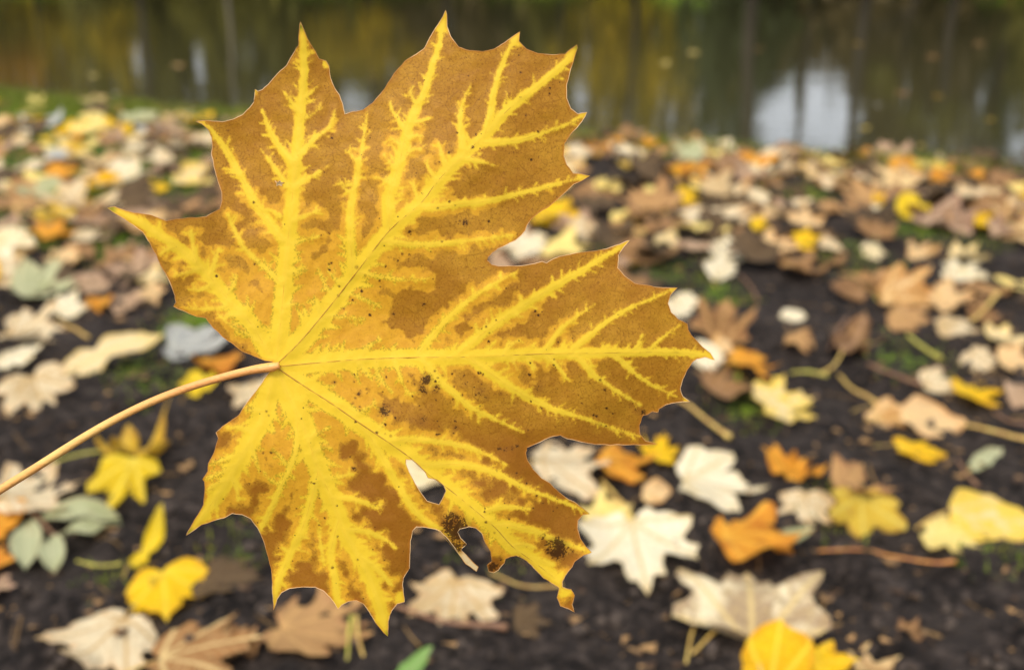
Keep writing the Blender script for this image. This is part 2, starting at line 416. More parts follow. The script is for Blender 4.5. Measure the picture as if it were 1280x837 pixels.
# veins: list of (polyline, yellow half width at start, at end, tube radius start/end in px, main?)
VEINS = [
 ([(343,455),(340,449),(315,406),(286,375),(257.6,340),(226,312),(197,292),(172,276),(138,261)], 14, 6, 1.6, .5, 1),
 ([(345,455),(349,420),(353,380),(357,330),(361,290),(366,240),(371,190),(375,150),(379,109),(380,72),(376.5,30)], 16, 5, 1.9, .5, 1),
 ([(345,456),(372,430),(404,393),(446,340),(487,288),(526,254),(549,224),(581,193),(608,166),(638.6,134),(678,103),(707,77),(721,58)], 18, 5, 2.3, .5, 1),
 ([(345,458),(400,453),(450,449),(520,446.5),(580,446),(680,442),(750,441),(812,440),(864,441.5),(892,449)], 17, 4.5, 2.3, .5, 1),
 ([(347,460),(380,482),(416,505),(452,530),(488,554),(513,572),(535,592),(560,610),(597,640),(620,660),(640,682),(670,704),(697,725),(703,735)], 17, 10, 2.3, .6, 1),
 ([(347,461),(352,474),(366,505),(378,529),(398,586),(415,623),(429,661),(438,677),(458,713),(475,758),(485,793)], 19, 9, 1.9, .5, 1),
 ([(345,461),(340,470),(334,500),(326,526),(310,556),(294.6,583),(269,623),(235,667)], 19, 8, 1.5, .5, 1),
 # left lobe spurs
 ([(246,328),(242,315),(239,288)], 4, 2, .6, .3, 0), ([(262,345),(270,322),(273,312)], 5, 2, .6, .3, 0), ([(282,371),(292,356),(296,344)], 5, 1.5, .6, .3, 0),
 ([(250,335),(235,340),(218,345)], 4, 1, .6, .3, 0), ([(266,354),(250,362),(236,362)], 4, 1, .6, .3, 0), ([(290,382),(262,386),(232,385)], 4, 1, .6, .3, 0),
 ([(330,430),(310,418),(290,408),(272,392)], 3, 1, .6, .3, 0), ([(305,395),(290,395),(278,398)],4,1,.5,.3,0),
 ([(222,309),(208,312),(200,318)],3,1,.5,.3,0),
 # upper left lobe
 ([(352,355),(336,338),(321,326),(303,306),(292,285),(285,268)], 5, 2, .9, .3, 0),
 ([(354,300),(336,276),(321,257),(303,224),(281,184),(263,163),(246,152)], 8, 4, 1.1, .3, 0),
 ([(366,205),(349,184),(338,165),(332,149),(328,138)], 8, 1.5, .8, .3, 0), ([(358,232),(345,212),(326,186)], 6, 1, .8, .3, 0),
 ([(374,140),(366,129),(355,115)], 5, 1, .6, .3, 0), ([(372,195),(392,175),(412,158),(419,138)], 6, 1.5, .8, .3, 0),
 ([(369,232),(390,220),(410,208)], 5, 1, .7, .3, 0), ([(377,125),(387,117),(396,108)], 4, 1, .5, .3, 0), ([(375,150),(388,144),(402,135)], 4, 1, .5, .3, 0),
 ([(363,277),(380,270),(399,263)], 4, 1, .6, .3, 0), ([(361,305),(378,300),(398,296)], 4, 1, .6, .3, 0), ([(357,340),(372,341),(384,338)],3,1,.5,.3,0),
 ([(352,385),(364,380),(374,381)],4,1,.5,.3,0), ([(350,270),(336,262),(322,268)],4,1,.5,.3,0),
 # upper right lobe, branches on its upper side
 ([(441,345),(440,329),(438,295),(438.5,259),(441.5,243),(447,216),(452,187),(457,157),(459,140)], 9, 1.5, 1.0, .3, 0),
 ([(449,205),(436,190),(432,188)],4,1,.5,.3,0), ([(446,225),(434,232),(425,228)],3,1,.5,.3,0), ([(452,190),(442,186)],3,1,.5,.3,0),
 ([(443,240),(430,236),(424,228)],3,1,.4,.3,0),
 ([(487,288),(486,265),(485,250),(489,237),(500,200),(508,168),(520,136),(533,109),(541,80),(548,60),(556,17)], 11, 4, 1.2, .3, 0),
 ([(508,165),(498,150),(490,137),(488,128)], 5, 1.5, .6, .3, 0), ([(504,186),(494,176),(487,172)],5,1,.5,.3,0), ([(513,155),(525,151),(536,148)], 4, 1, .6, .3, 0),
 ([(521,132),(513,118),(516,109)],4,1,.5,.3,0), ([(496,212),(482,196),(482,192)],4,1,.4,.3,0), ([(502,200),(516,187),(527,187)],4,1,.4,.3,0),
 ([(492,232),(476,223),(468,222)],4,1,.4,.3,0), ([(510,172),(521,169),(528,170)],4,1,.4,.3,0),
 ([(585,190),(580,184),(576,160),(576,141),(581,123),(589,106)], 8, .5, .8, .3, 0), ([(576,150),(570,143)],4,1,.4,.3,0),
 ([(560,212),(554,198),(548,178)], 6, 1.5, .6, .3, 0), ([(546,228),(538,214),(531,202)], 5, 1, .6, .3, 0),
 ([(525,252),(519,238),(517,226)],4,1,.5,.3,0),
 ([(606,168),(612,147),(617,118),(622,98),(633,68),(647,44)], 7, 3, .9, .3, 0),
 # upper right lobe, lower side
 ([(598,178),(612,178),(649,175),(678,166),(707,156),(732,141.5)], 7, 1.5, .9, .3, 0), ([(578,197),(597,201),(620,207)], 6, 1, .7, .3, 0),
 ([(524,256),(540,259),(576,255),(612,251),(648,242),(683,233),(735,220)], 7, 1.5, 1.0, .3, 0),
 ([(478,300),(482,302),(519,305.6),(555,304),(576,301.7),(612,297),(640,294)], 6, 1, .9, .3, 0),
 ([(447,340),(452,341),(483,347),(519,350),(537,347)], 4, .5, .8, .3, 0), ([(425,366),(447,370),(475,384)], 3, .5, .6, .3, 0),
 ([(404,395),(430,396),(455,398)],3,.5,.5,.3,0), ([(420,375),(408,358),(398,336)],4,.6,.6,.3,0), ([(434,356),(420,350),(408,335)],4,.6,.5,.3,0),
 ([(401,400),(398,385),(386,372)],4,.6,.5,.3,0),
 # right lobe, upper side
 ([(520,446),(537,424),(560,398),(584,377),(617,355),(647,339)], 7, 1.5, .9, .3, 0),
 ([(572,445),(580,436),(617,406),(657,380),(692,358),(732,335),(770,312),(786,302)], 9, 4, 1.1, .3, 0),
 ([(678,442),(690,427),(703,409),(743,380)], 5, .5, .7, .3, 0), ([(712,442),(721,432),(749,409),(784,386),(818,372),(845,361)], 6, 1.5, .9, .3, 0),
 ([(790,441),(798,430),(803,418)], 4, 1, .5, .3, 0), ([(808,440),(825,424),(850,406)], 4, .5, .5, .3, 0),
 ([(450,448),(462,432),(475,424)],4,1,.5,.3,0), ([(630,443),(640,430),(650,424)],4,1,.5,.3,0), ([(610,412),(608,398)],3,1,.4,.3,0),
 ([(600,420),(595,405)],3,1,.4,.3,0), ([(655,382),(650,370)],3,1,.4,.3,0), ([(640,391),(652,396)],3,1,.4,.3,0),
 # right lobe, lower side
 ([(582,447),(589,449),(617,469),(652,492),(695,512),(732,523),(761,533),(800,545)], 9, 1, 1.1, .3, 0),
 ([(715,445),(723,447),(743,469),(772,489),(800,506)], 6, 1.5, .8, .3, 0), ([(768,443),(776,450),(804,474),(847,497)], 5, 1, .8, .3, 0),
 ([(684,446),(690,450),(712,476)], 5, 1, .7, .3, 0),
 ([(526,448),(536,458),(546,472),(560,485),(589,509),(617,523),(655,540)], 8, 1.5, 1.0, .3, 0),
 ([(600,516),(598,527)],4,1,.4,.3,0), ([(694,512),(696,523)],4,1,.4,.3,0), ([(470,449),(474,470),(490,490)],3.5,.8,.5,.3,0),
 ([(493,448),(503,478),(515,496)],3.5,.8,.5,.3,0), ([(447,451),(455,464),(459,470)],3,.6,.5,.3,0), ([(640,447),(646,462)],3,1,.4,.3,0),
 ([(660,446),(668,460)],3,1,.4,.3,0),
 # lower right lobe
 ([(486,553),(497,550),(523,549),(559,553),(589,560),(617,572),(632,580)], 6, 1.5, .8, .3, 0),
 ([(513,572),(529,581),(575,580),(620,591),(655,609),(695,624),(735,639)], 8, 1.5, .9, .3, 0),
 ([(602,642),(612,637),(630,633),(662,636)], 7, 1.5, .7, .3, 0), ([(618,658),(630,656),(647,658),(677,667),(707,679),(737,688)], 8, 1.5, .8, .3, 0),
 ([(452,532),(462,545),(480,575),(500,610),(520,640),(545,660),(575,694)], 9, 3, .8, .3, 0),
 ([(440,522),(455,512),(470,503)],3,.5,.5,.3,0), ([(470,543),(478,530),(482,521)],3,.5,.5,.3,0), ([(405,499),(430,508),(450,515)],3,.5,.4,.3,0),
 ([(560,612),(572,612)],6,3,.4,.3,0), ([(640,682),(655,680),(668,684)],6,2,.5,.3,0), ([(655,692),(675,700),(690,705)],7,4,.5,.3,0),
 # lower lobe
 ([(395,588),(405,597),(422,596),(441,592)], 5, 1, .7, .3, 0), ([(414,622),(430,622),(450,626),(478,636)], 6, 2, .8, .3, 0),
 ([(430,662),(445,662),(459,664),(477,671),(494,684)], 6, 2, .8, .3, 0), ([(447,694),(468,708),(490,731)], 8, 2, .7, .3, 0),
 ([(372,520),(369,566),(349,612),(334,645),(324,664)], 6, 4, .9, .3, 0), ([(398,588),(390,620),(379,657),(362,693),(346,732),(342,760)], 8, 5, .9, .3, 0),
 ([(424,648),(415,680),(414,700),(419,725),(423,757)], 7, 5, .8, .3, 0), ([(404,700),(400,672),(397,650)],3,1,.4,.3,0),
 ([(362,584),(350,570),(340,560)],3,1,.5,.3,0), ([(352,606),(338,600),(330,590)],3,1,.5,.3,0),
 ([(384,548),(400,540),(412,534)],3,.8,.5,.3,0), ([(390,566),(402,560),(414,560)],3,.8,.4,.3,0),
 ([(363,690),(352,684)],3,1,.4,.3,0), ([(372,672),(385,672)],3,1,.4,.3,0), ([(366,684),(384,690)],3,1,.4,.3,0),
 # lower left lobe
 ([(318,540),(300,534),(280,535)], 5, 1, .6, .3, 0), ([(304,566),(285,572),(263,580)], 5, 2, .6, .3, 0), ([(296,580),(278,590),(258,598)], 5, 2, .6, .3, 0),
 ([(312,552),(318,570),(324,590)], 5, 1.5, .6, .3, 0), ([(285,600),(272,604),(260,612)],5,2,.5,.3,0), ([(288,592),(296,610),(298,625)],4,1,.5,.3,0),
 ([(330,515),(318,512),(308,512)],4,2,.5,.3,0), ([(272,618),(268,632)],5,3,.4,.3,0),
]
TIPS = [(138,261,17),(246,152,11),(376,33,20),(318,114,4),(409,80,6),(556,22,20),(648,46,13),(719,60,17),(731,142,8),(732,220,11),(782,305,12),(843,361,6),
        (889,446,11),(858,500,4),(735,640,3),(738,690,4),(703,730,16),(485,785,20),(343,755,14),(423,757,10),(236,664,26),(504,748,10)]
# how far from the yellow band the brown begins (px): (x, y, value)
GCTL = [(330,90,-1),(300,180,-1),(400,110,-1),(460,120,-1),(560,80,-2),(650,90,-2),(690,150,-2),(640,230,-1),(600,280,2),(680,330,-1),(760,370,-2),(830,400,-2),
        (800,480,-2),(720,510,-2),(640,520,-2),(560,520,1),(500,500,8),(430,490,18),(400,475,25),(440,400,22),(480,370,11),(520,330,7),(420,330,16),
        (380,400,22),(390,340,14),(400,270,3),(410,220,-1),(330,350,12),(310,380,18),(330,400,20),(300,300,0),(250,300,0),(200,300,2),(235,360,0),(260,330,2),(270,400,3),
        (470,300,5),(470,230,0),(520,200,0),(560,380,6),(540,400,10),(480,420,22),(600,380,5),(620,420,6),(680,410,2),(650,470,3),(620,455,6),(700,470,0),
        (330,540,20),(300,540,5),(280,550,0),(350,550,20),(330,590,7),(310,620,1),(280,630,4),(270,580,12),(360,600,20),(340,650,2),(330,680,-1),
        (375,625,10),(390,640,8),(400,690,1),(390,720,0),(430,720,6),(410,560,14),(430,570,3),(460,600,-1),(480,640,-2),(500,690,-2),(450,650,4),
        (460,690,1),(480,710,3),(420,540,18),(470,570,8),(540,560,6),(600,580,0),(560,600,6),(600,605,1),(650,620,0),(700,650,-2),(680,640,-1),(640,600,-1),(660,575,-3),
        (610,550,-1),(650,680,4),(690,690,0),(560,665,0),(590,640,16),(610,680,16),(300,450,10),(680,715,8),(440,740,4),(370,560,18),(395,600,12),(345,630,4)]
# soft dark scab / mould stains: (x, y, r, strength)
STAIN = [(571,662,21,1.2),(563,650,13,1.0),(580,675,11,1.1),(570,684,11,1.0),(617,708,9,1.1),(697,686,16,1.2),(688,680,9,.8),(712,690,7,.7),(678,672,7,.6),(625,698,4,.8),
         (533,474,9,1.0),(528,487,8,.9),(545,485,7,.9),(481,512,10,1.0),(475,506,5,.5),(527,526,10,.6),(512,527,8,.5),(500,526,7,.5),(418,478,4,.8),(450,490,4,.6),
         (601,488,8,.7),(608,497,6,.6),(570,535,5,.8),(674,485,8,.6),(582,480,5,.5),(442,586,4,1.0),(339,565,2.5,1.0),(333,514,2,1.0),(336,519,1.6,1.0),
         (447,699,1.8,1),(582,278,5,1),(575,276,3,.8),(562,252,2.2,1),(547,260,2,1),(529,380,3.2,.9),(492,392,3,.9),(446,334,3.2,.8),(571,153,1.8,1),
         (434,188,1.6,1),(521,217,1.6,.9),(528,242,1.6,.9),(790,505,6,.5),(797,512,8,.6),(804,516,5,1),(246,151,3,1.0),(376,33,2.4,.9),(640,560,4,.9),(632,561,4,.9),(625,560,4,.8),(647,557,3,.9),
         (660,537,2,.8),(659,545,2,.8),(750,530,4,.5),(757,533,3,.6),(800,440,1.2,.6),(672,281,1.6,.8),(345,459,4,.5)]
GREEN = [(138,260,8),(235,666,8),(376,31,8),(486,793,6),(722,58,5)]

OUTL = np.array(OUT, float)
def densify(poly, step):
    out = []
    n_ = len(poly)
    for i in range(n_):
        a = poly[i]; b = poly[(i + 1) % n_]
        k = max(1, int(np.linalg.norm(b - a) / step))
        for t in range(k): out.append(a + (b - a) * t / k)
    return np.array(out)

def inside(poly, P):
    r = np.zeros(len(P), bool)
    x, y = P[:, 0], P[:, 1]
    for i in range(len(poly)):
        x1, y1 = poly[i]; x2, y2 = poly[(i + 1) % len(poly)]
        if y1 == y2: continue
        c = ((y1 > y) != (y2 > y)) & (x < (x2 - x1) * (y - y1) / (y2 - y1) + x1)
        r ^= c
    return r

def seg_field(P, A, B, wa, wb):
    d = B - A
    L2 = d @ d + 1e-9
    t = np.clip(((P - A) @ d) / L2, 0, 1)
    q = P - (A + t[:, None] * d)
    return np.sqrt((q * q).sum(1)) - (wa + (wb - wa) * t), np.sqrt((q * q).sum(1))

# ---- blade mesh
step = 1.9
dense = densify(OUTL, 3.0)
wob = np.stack([fbm(dense[:, 0] * .11, dense[:, 1] * .11, 2), fbm(dense[:, 0] * .11 + 50, dense[:, 1] * .11, 2)], 1)
dense = dense + wob * 1.2
holes = [densify(np.array(h_, float), 2.0) for h_ in HOLES]
xs = np.arange(130, 900, step); ys = np.arange(8, 800, step * .866)
PX, PY = np.meshgrid(xs, ys)
PX = PX + (np.arange(len(ys)) % 2)[:, None] * step / 2
cand = np.stack([PX.ravel(), PY.ravel()], 1)
cand = cand + rng.uniform(-.25, .25, cand.shape)
ok = inside(dense, cand)
for h_ in holes: ok &= ~inside(h_, cand)
cand = cand[ok]
# drop those too close to the border
bord = np.vstack([dense] + holes)
cell = {}
for b_ in bord: cell.setdefault((int(b_[0] // 4), int(b_[1] // 4)), []).append(b_)
keep = []
for i, c_ in enumerate(cand):
    cx, cy = int(c_[0] // 4), int(c_[1] // 4)
    good = True
    for dx in (-1, 0, 1):
        for dy in (-1, 0, 1):
            for q in cell.get((cx + dx, cy + dy), ()):
                if (q[0] - c_[0]) ** 2 + (q[1] - c_[1]) ** 2 < 1.0: good = False
    if good: keep.append(i)
cand = cand[keep]
pts2 = [Vector((float(a), float(b))) for a, b in np.vstack([dense] + holes + [cand])]
edges = []; base = 0
for loop in [dense] + holes:
    k = len(loop)
    edges += [(base + i, base + (i + 1) % k) for i in range(k)]
    base += k
res = geometry.delaunay_2d_cdt(pts2, edges, [], 0, 1e-6)
LP = np.array([(v.x, v.y) for v in res[0]])
LF = np.array([f for f in res[2] if len(f) == 3])
cen = LP[LF].mean(1)
ok = inside(dense, cen)
for h_ in holes: ok &= ~inside(h_, cen)
LF = LF[ok]

# ---- pigment fields
F = np.full(len(LP), 1e3); DV = np.full(len(LP), 1e3); DM = np.full(len(LP), 1e3)
def add_line(pl, wa, wb, main, raw=True):
    pl = np.array(pl, float)
    if len(pl) > 2: pl = catmull(pl, 4)
    seg = np.linalg.norm(np.diff(pl, axis=0), axis=1)
    cum = np.concatenate([[0], np.cumsum(seg)]) / max(seg.sum(), 1e-6)
    pad = 400 if main else 60
    lo = pl.min(0) - pad; hi = pl.max(0) + pad
    m_ = np.where(((LP > lo) & (LP < hi)).all(1))[0]
    Q = LP[m_]
    for i in range(len(pl) - 1):
        f_, d_ = seg_field(Q, pl[i], pl[i + 1], wa + (wb - wa) * cum[i], wa + (wb - wa) * cum[i + 1])
        F[m_] = np.minimum(F[m_], f_)
        if raw: DV[m_] = np.minimum(DV[m_], d_)
        if main: DM[m_] = np.minimum(DM[m_], d_)
    return pl, cum
vein_lines = []
lr = random.Random(4)
for (pl, wa, wb, ra, rb, main) in VEINS:
    line, cum = add_line(pl, wa * .84, wb * .84, main)
    vein_lines.append((line, ra, rb, main))
    # feathery side spikes leaving the vein at an acute angle
    L = np.linalg.norm(np.diff(line, axis=0), axis=1).sum()
    k = int(L / 10.0)
    for j in range(k):
        t = lr.uniform(0.06, 0.96)
        idx = min(int(np.searchsorted(cum, t)), len(line) - 2); idx = max(idx, 0)
        d_ = line[idx + 1] - line[idx]; d_ = d_ / (np.linalg.norm(d_) + 1e-9)
        sgn = lr.choice((-1, 1)); an = math.radians(lr.uniform(38, 72)) * sgn
        dd = np.array([d_[0] * math.cos(an) - d_[1] * math.sin(an), d_[0] * math.sin(an) + d_[1] * math.cos(an)])
        wloc = wa + (wb - wa) * t
        ln = wloc * lr.uniform(1.0, 1.75) + lr.uniform(3, 8)
        a_ = line[idx]; b_ = a_ + dd * ln
        add_line([a_, b_], max(1.5, wloc * .5), .1, 0, raw=False)
for (x, y, r) in TIPS:
    d_ = np.sqrt(((LP - (x, y)) ** 2).sum(1)) - r
    F = np.minimum(F, d_)
gc = np.array(GCTL, float)
gc[:, 2] = np.where(gc[:, 2] < 0, gc[:, 2] * 2.5 - 4, gc[:, 2] * .68)
wsum = np.zeros(len(LP)); gsum = np.zeros(len(LP))
for x, y, v in gc:
    w_ = 1 / (((LP - (x, y)) ** 2).sum(1) + 120.0) ** 1.6
    wsum += w_; gsum += w_ * v
G = gsum / wsum
sk = random.Random(9)
for (x0, x1, y0, y1, k_) in [(440, 620, 462, 545, 55), (560, 780, 380, 520, 40), (600, 700, 585, 680, 26), (400, 560, 280, 400, 26), (560, 700, 90, 300, 26), (290, 470, 560, 720, 16), (260, 420, 120, 360, 14)]:
    for j in range(k_): STAIN.append((sk.uniform(x0, x1), sk.uniform(y0, y1), sk.uniform(.9, 2.3), sk.uniform(.9, 1.4)))
ST = np.zeros(len(LP))
for (x, y, r, s_) in STAIN:
    d_ = np.sqrt(((LP - (x, y)) ** 2).sum(1))
    ST = np.maximum(ST, s_ * np.clip(1.35 - d_ / r, 0, 1))
GR = np.zeros(len(LP))
for (x, y, r) in GREEN:
    d_ = np.sqrt(((LP - (x, y)) ** 2).sum(1))
    GR = np.maximum(GR, np.clip(1.3 - d_ / r, 0, 1))
PA = np.zeros(len(LP))
for (x, y, r) in [(592, 707, 13), (583, 697, 8)]:
    d_ = np.sqrt(((LP - (x, y)) ** 2).sum(1))
    PA = np.maximum(PA, np.clip(1.5 - d_ / r, 0, 1) * (LP[:, 1] > 686) * (LP[:, 0] < 601))
DE = np.full(len(LP), 1e3)
for i in range(len(dense)):
    q = dense[i]
    m_ = np.where((np.abs(LP - q) < 14).all(1))[0]
    DE[m_] = np.minimum(DE[m_], np.sqrt(((LP[m_] - q) ** 2).sum(1)))

# ---- relief: away from the camera is positive (metres)
MMPX = HERO_D / FPX
def relief(P, dm=None, dv=None):
    P = np.atleast_2d(np.asarray(P, float))
    r = np.sqrt(((P - (345, 458)) ** 2).sum(1))
    z = 0.006 * (r / 420) ** 2 * (0.6 + 0.9 * fbm(P[:, 0] * .004 + 2, P[:, 1] * .004 + 5, 2))
    z = z + 0.0065 * fbm(P[:, 0] * .0065, P[:, 1] * .0065 + 3.3, 2)
    z = z + 0.008 * sm(P[:, 0] + P[:, 1], 1200, 1420)          # lower right lobe curls away
    z = z - 0.010 * sm(-P[:, 0], -330, -130)
    z = z + 0.008 * (P[:, 1] - 400) / 400
    if dm is not None:
        z = z + 0.0014 * (1 - np.exp(-(dm / 60.0) ** 2)) + 0.00022 * (1 - np.exp(-(np.minimum(dv, 60) / 6.0) ** 2))
        z = z + 0.0008 * fbm(P[:, 0] * .03, P[:, 1] * .03, 3)
    return z
Z = relief(LP, DM, DV)
hv = CAM + (((LP[:, 0] - W0 / 2) / FPX)[:, None] * RIGHT + ((H0 / 2 - LP[:, 1]) / FPX)[:, None] * UP + FWD) * (HERO_D + Z)[:, None]
HBASE = cam_pt(345, 458, HERO_D)
hv = hv - HBASE

m, nt = new_mat('yellowing_leaf'); n = N(nt)
tc = n.node('ShaderNodeTexCoord').outputs['Object']
aF = n.attr('vein_gap').outputs['Fac']; aG = n.attr('brown_gap').outputs['Fac']
aS = n.attr('stain').outputs['Fac']; aV = n.attr('vein_dist').outputs['Fac']; aR = n.attr('green').outputs['Fac']; aE = n.attr('edge').outputs['Fac']
na = n.noise(tc, 420, 4, .65); nb = n.noise(tc, 1500, 3, .6); nc = n.noise(tc, 150, 4, .6); nd = n.noise(tc, 45, 3, .5)
lump = n.voro(tc, 330); lump2 = n.voro(tc, 150)
f0 = n.math('ADD', aF, n.math('MULTIPLY', n.math('SUBTRACT', na, .5), 8.5))
f0 = n.math('ADD', f0, n.math('MULTIPLY', n.math('SUBTRACT', nb, .5), 3.6))
gold_m = n.step(f0, -2.2, 2.6)
b0_ = n.math('SUBTRACT', f0, aG)
b0_ = n.math('ADD', b0_, n.math('MULTIPLY', n.math('SUBTRACT', .42, lump), 9.0))
b0_ = n.math('ADD', b0_, n.math('MULTIPLY', n.math('SUBTRACT', .45, lump2), 7.0))
brown_m = n.math('MULTIPLY', n.step(b0_, -.3, 5.0), gold_m)
yel = n.mix(n.step(nc, .35, .7), lin(250, 210, 42), lin(246, 200, 36))
yel = n.mix(n.math('MULTIPLY', n.step(aV, 1.0, 5.0), .35), lin(249, 212, 60), yel)
gold = n.mix(n.step(na, .35, .7), lin(234, 176, 48), lin(222, 162, 42))
gold = n.mix(n.math('MULTIPLY', n.step(nb, .52, .68), .35), gold, lin(190, 126, 40))
brown = n.mix(n.step(nc, .32, .68), lin(186, 132, 36), lin(202, 149, 44))
brown = n.mix(n.math('MULTIPLY', n.step(nd, .42, .62), .45), brown, lin(164, 106, 28))
brown = n.mix(n.math('MULTIPLY', n.step(nb, .50, .68), .55), brown, lin(138, 86, 24))
brown = n.mix(n.math('MULTIPLY', n.step(na, .55, .72), .45), brown, lin(212, 154, 48))
ret = n.voro(tc, 620, 'DISTANCE_TO_EDGE')
brown = n.mix(n.math('MULTIPLY', n.step(n.math('SUBTRACT', .10, ret), 0.0, .07), .14), brown, lin(120, 70, 14))
ret2 = n.voro(tc, 190, 'DISTANCE_TO_EDGE')
brown = n.mix(n.math('MULTIPLY', n.math('MULTIPLY', n.step(n.math('SUBTRACT', .035, ret2), 0.0, .02), n.step(nc, .45, .6)), .28), brown, lin(116, 66, 14))
deep = n.math('MULTIPLY', n.math('MULTIPLY', n.step(b0_, 4.0, 9.0), n.attr('low').outputs['Fac']), .65)
brown = n.mix(deep, brown, lin(150, 90, 24))
c_ = n.mix(gold_m, yel, gold)
# olive fringe where the green last withdrew
fr = n.math('MULTIPLY', n.math('MULTIPLY', n.step(f0, -2.6, -.2), n.math('SUBTRACT', 1.0, n.step(f0, .4, 2.6))), n.step(nb, .44, .60))
fr = n.math('MULTIPLY', fr, n.step(aG, 2.0, 8.0))
c_ = n.mix(n.math('MULTIPLY', fr, .55), c_, lin(150, 134, 26))
c_ = n.mix(brown_m, c_, brown)
# thin brown rim just inside the margin
c_ = n.mix(n.math('MULTIPLY', n.math('SUBTRACT', 1.0, n.step(aE, .5, 5.0)), .30), c_, lin(196, 120, 40))
# specks
sp = n.node('ShaderNodeTexVoronoi', feature='F1'); n.link(tc, sp.inputs['Vector']); sp.inputs['Scale'].default_value = 240
rnd = n.node('ShaderNodeSeparateColor'); n.link(sp.outputs['Color'], rnd.inputs[0])
spk = n.math('MULTIPLY', n.step(rnd.outputs[0], .60, .62), n.math('SUBTRACT', 1.0, n.step(sp.outputs['Distance'], .035, .085)))
sp2 = n.node('ShaderNodeTexVoronoi', feature='F1'); n.link(tc, sp2.inputs['Vector']); sp2.inputs['Scale'].default_value = 700
rnd2 = n.node('ShaderNodeSeparateColor'); n.link(sp2.outputs['Color'], rnd2.inputs[0])
spk2 = n.math('MULTIPLY', n.step(rnd2.outputs[1], .86, .88), n.math('SUBTRACT', 1.0, n.step(sp2.outputs['Distance'], .08, .20)))
c_ = n.mix(n.math('MULTIPLY', spk, .8), c_, lin(66, 40, 14))
c_ = n.mix(n.math('MULTIPLY', n.math('MULTIPLY', spk2, brown_m), .6), c_, lin(84, 46, 12))
stq = n.math('ADD', aS, n.math('ADD', n.math('MULTIPLY', n.math('SUBTRACT', na, .5), 1.8), n.math('MULTIPLY', n.math('SUBTRACT', nb, .5), 2.4)))
c_ = n.mix(n.math('MULTIPLY', n.step(aS, .05, .8), .5), c_, lin(140, 88, 34))
stn = n.step(stq, .6, 1.0)
c_ = n.mix(n.math('MULTIPLY', stn, .88), c_, lin(62, 38, 16))
c_ = n.mix(n.math('MULTIPLY', aR, .75), c_, lin(120, 140, 30))
c_ = n.mix(n.attr('pale').outputs['Fac'], c_, lin(240, 214, 160))
hgt = n.math('ADD', n.math('MULTIPLY', na, .5), n.math('ADD', n.math('MULTIPLY', nb, .35), n.math('MULTIPLY', ret, .8)))
n.leaf_out(c_, .52, .46, c_, n.bump(hgt, .25, .0004), .22)
M_HERO = m

hero = empty('maple_leaf', HBASE)
tag(hero, 'large yellow and ochre brown maple leaf held up on its long stalk above the ground', 'leaf')
fast_mesh('blade', hv, LF, M_HERO, smooth=True, parent=hero,
          attrs={'vein_gap': F, 'brown_gap': G, 'stain': ST, 'vein_dist': DV, 'green': GR, 'edge': DE, 'pale': PA, 'low': sm(LP[:, 1], 500, 570)})

def solid(name, c1, c2, scale, rough=.55, spec=.3, bumpd=0.0):
    m, nt = new_mat(name); n = N(nt)
    tc = n.node('ShaderNodeTexCoord').outputs['Object']
    q = n.noise(tc, scale, 4, .6)
    nb = n.bump(q, .5, bumpd) if bumpd else None
    n.solid_out(n.mix(n.step(q, .35, .65), c1, c2), rough, nb, spec)
    return m
def soft(name, c1, c2, scale):
    m, nt = new_mat(name); n = N(nt)
    q = n.noise(n.node('ShaderNodeTexCoord').outputs['Object'], scale, 3, .6)
    n.leaf_out(n.mix(n.step(q, .35, .65), c1, c2), .5, .3, None, None, .3)
    return m
M_VEIN = soft('leaf_vein', lin(240, 198, 56), lin(232, 184, 50), 300)
M_VEIN_B = soft('leaf_vein_brownish', lin(206, 158, 52), lin(186, 134, 48), 160)
m, nt = new_mat('leaf_margin'); n = N(nt)
tc = n.node('ShaderNodeTexCoord').outputs['Object']
q = n.noise(tc, 60, 3, .6)
n.leaf_out(n.mix(n.step(q, .42, .6), lin(206, 146, 70), lin(244, 212, 160)), .45, .35, None, None, .4)
M_MARGIN = m

def hero_pts(line, lift):
    line = np.asarray(line, float)
    dm = np.full(len(line), 0.0)
    idx = [int(np.argmin(((LP - q) ** 2).sum(1))) for q in line]
    z = Z[idx]
    return np.array([cam_pt(p[0], p[1], HERO_D + zz - lift) for p, zz in zip(line, z)]) - HBASE

for vi, (line, ra, rb, main) in enumerate(vein_lines):
    P3 = hero_pts(line, -0.0001 if main else -0.00006)
    k = len(P3)
    rad = np.linspace(ra, rb, k) * MMPX * ((.46 if vi == 4 else .36 if vi in (2, 3) else .24) if main else .30)
    V_, F_ = tube_geo(P3, rad, 6)
    o = mesh_obj('vein', V_, F_, M_VEIN_B if vi in (2, 3, 4) else M_VEIN, hero)
# margin: the blade's thickened edge, round the outline and each hole
for li, loop in enumerate([dense] + holes):
    lp = np.vstack([loop, loop[:1]])
    P3 = hero_pts(lp, 0.0)
    rad = np.full(len(P3), 0.42 * MMPX)
    V_, F_ = tube_geo(P3, rad, 5, cap=False)
    mesh_obj('margin', V_, F_, M_MARGIN, hero)
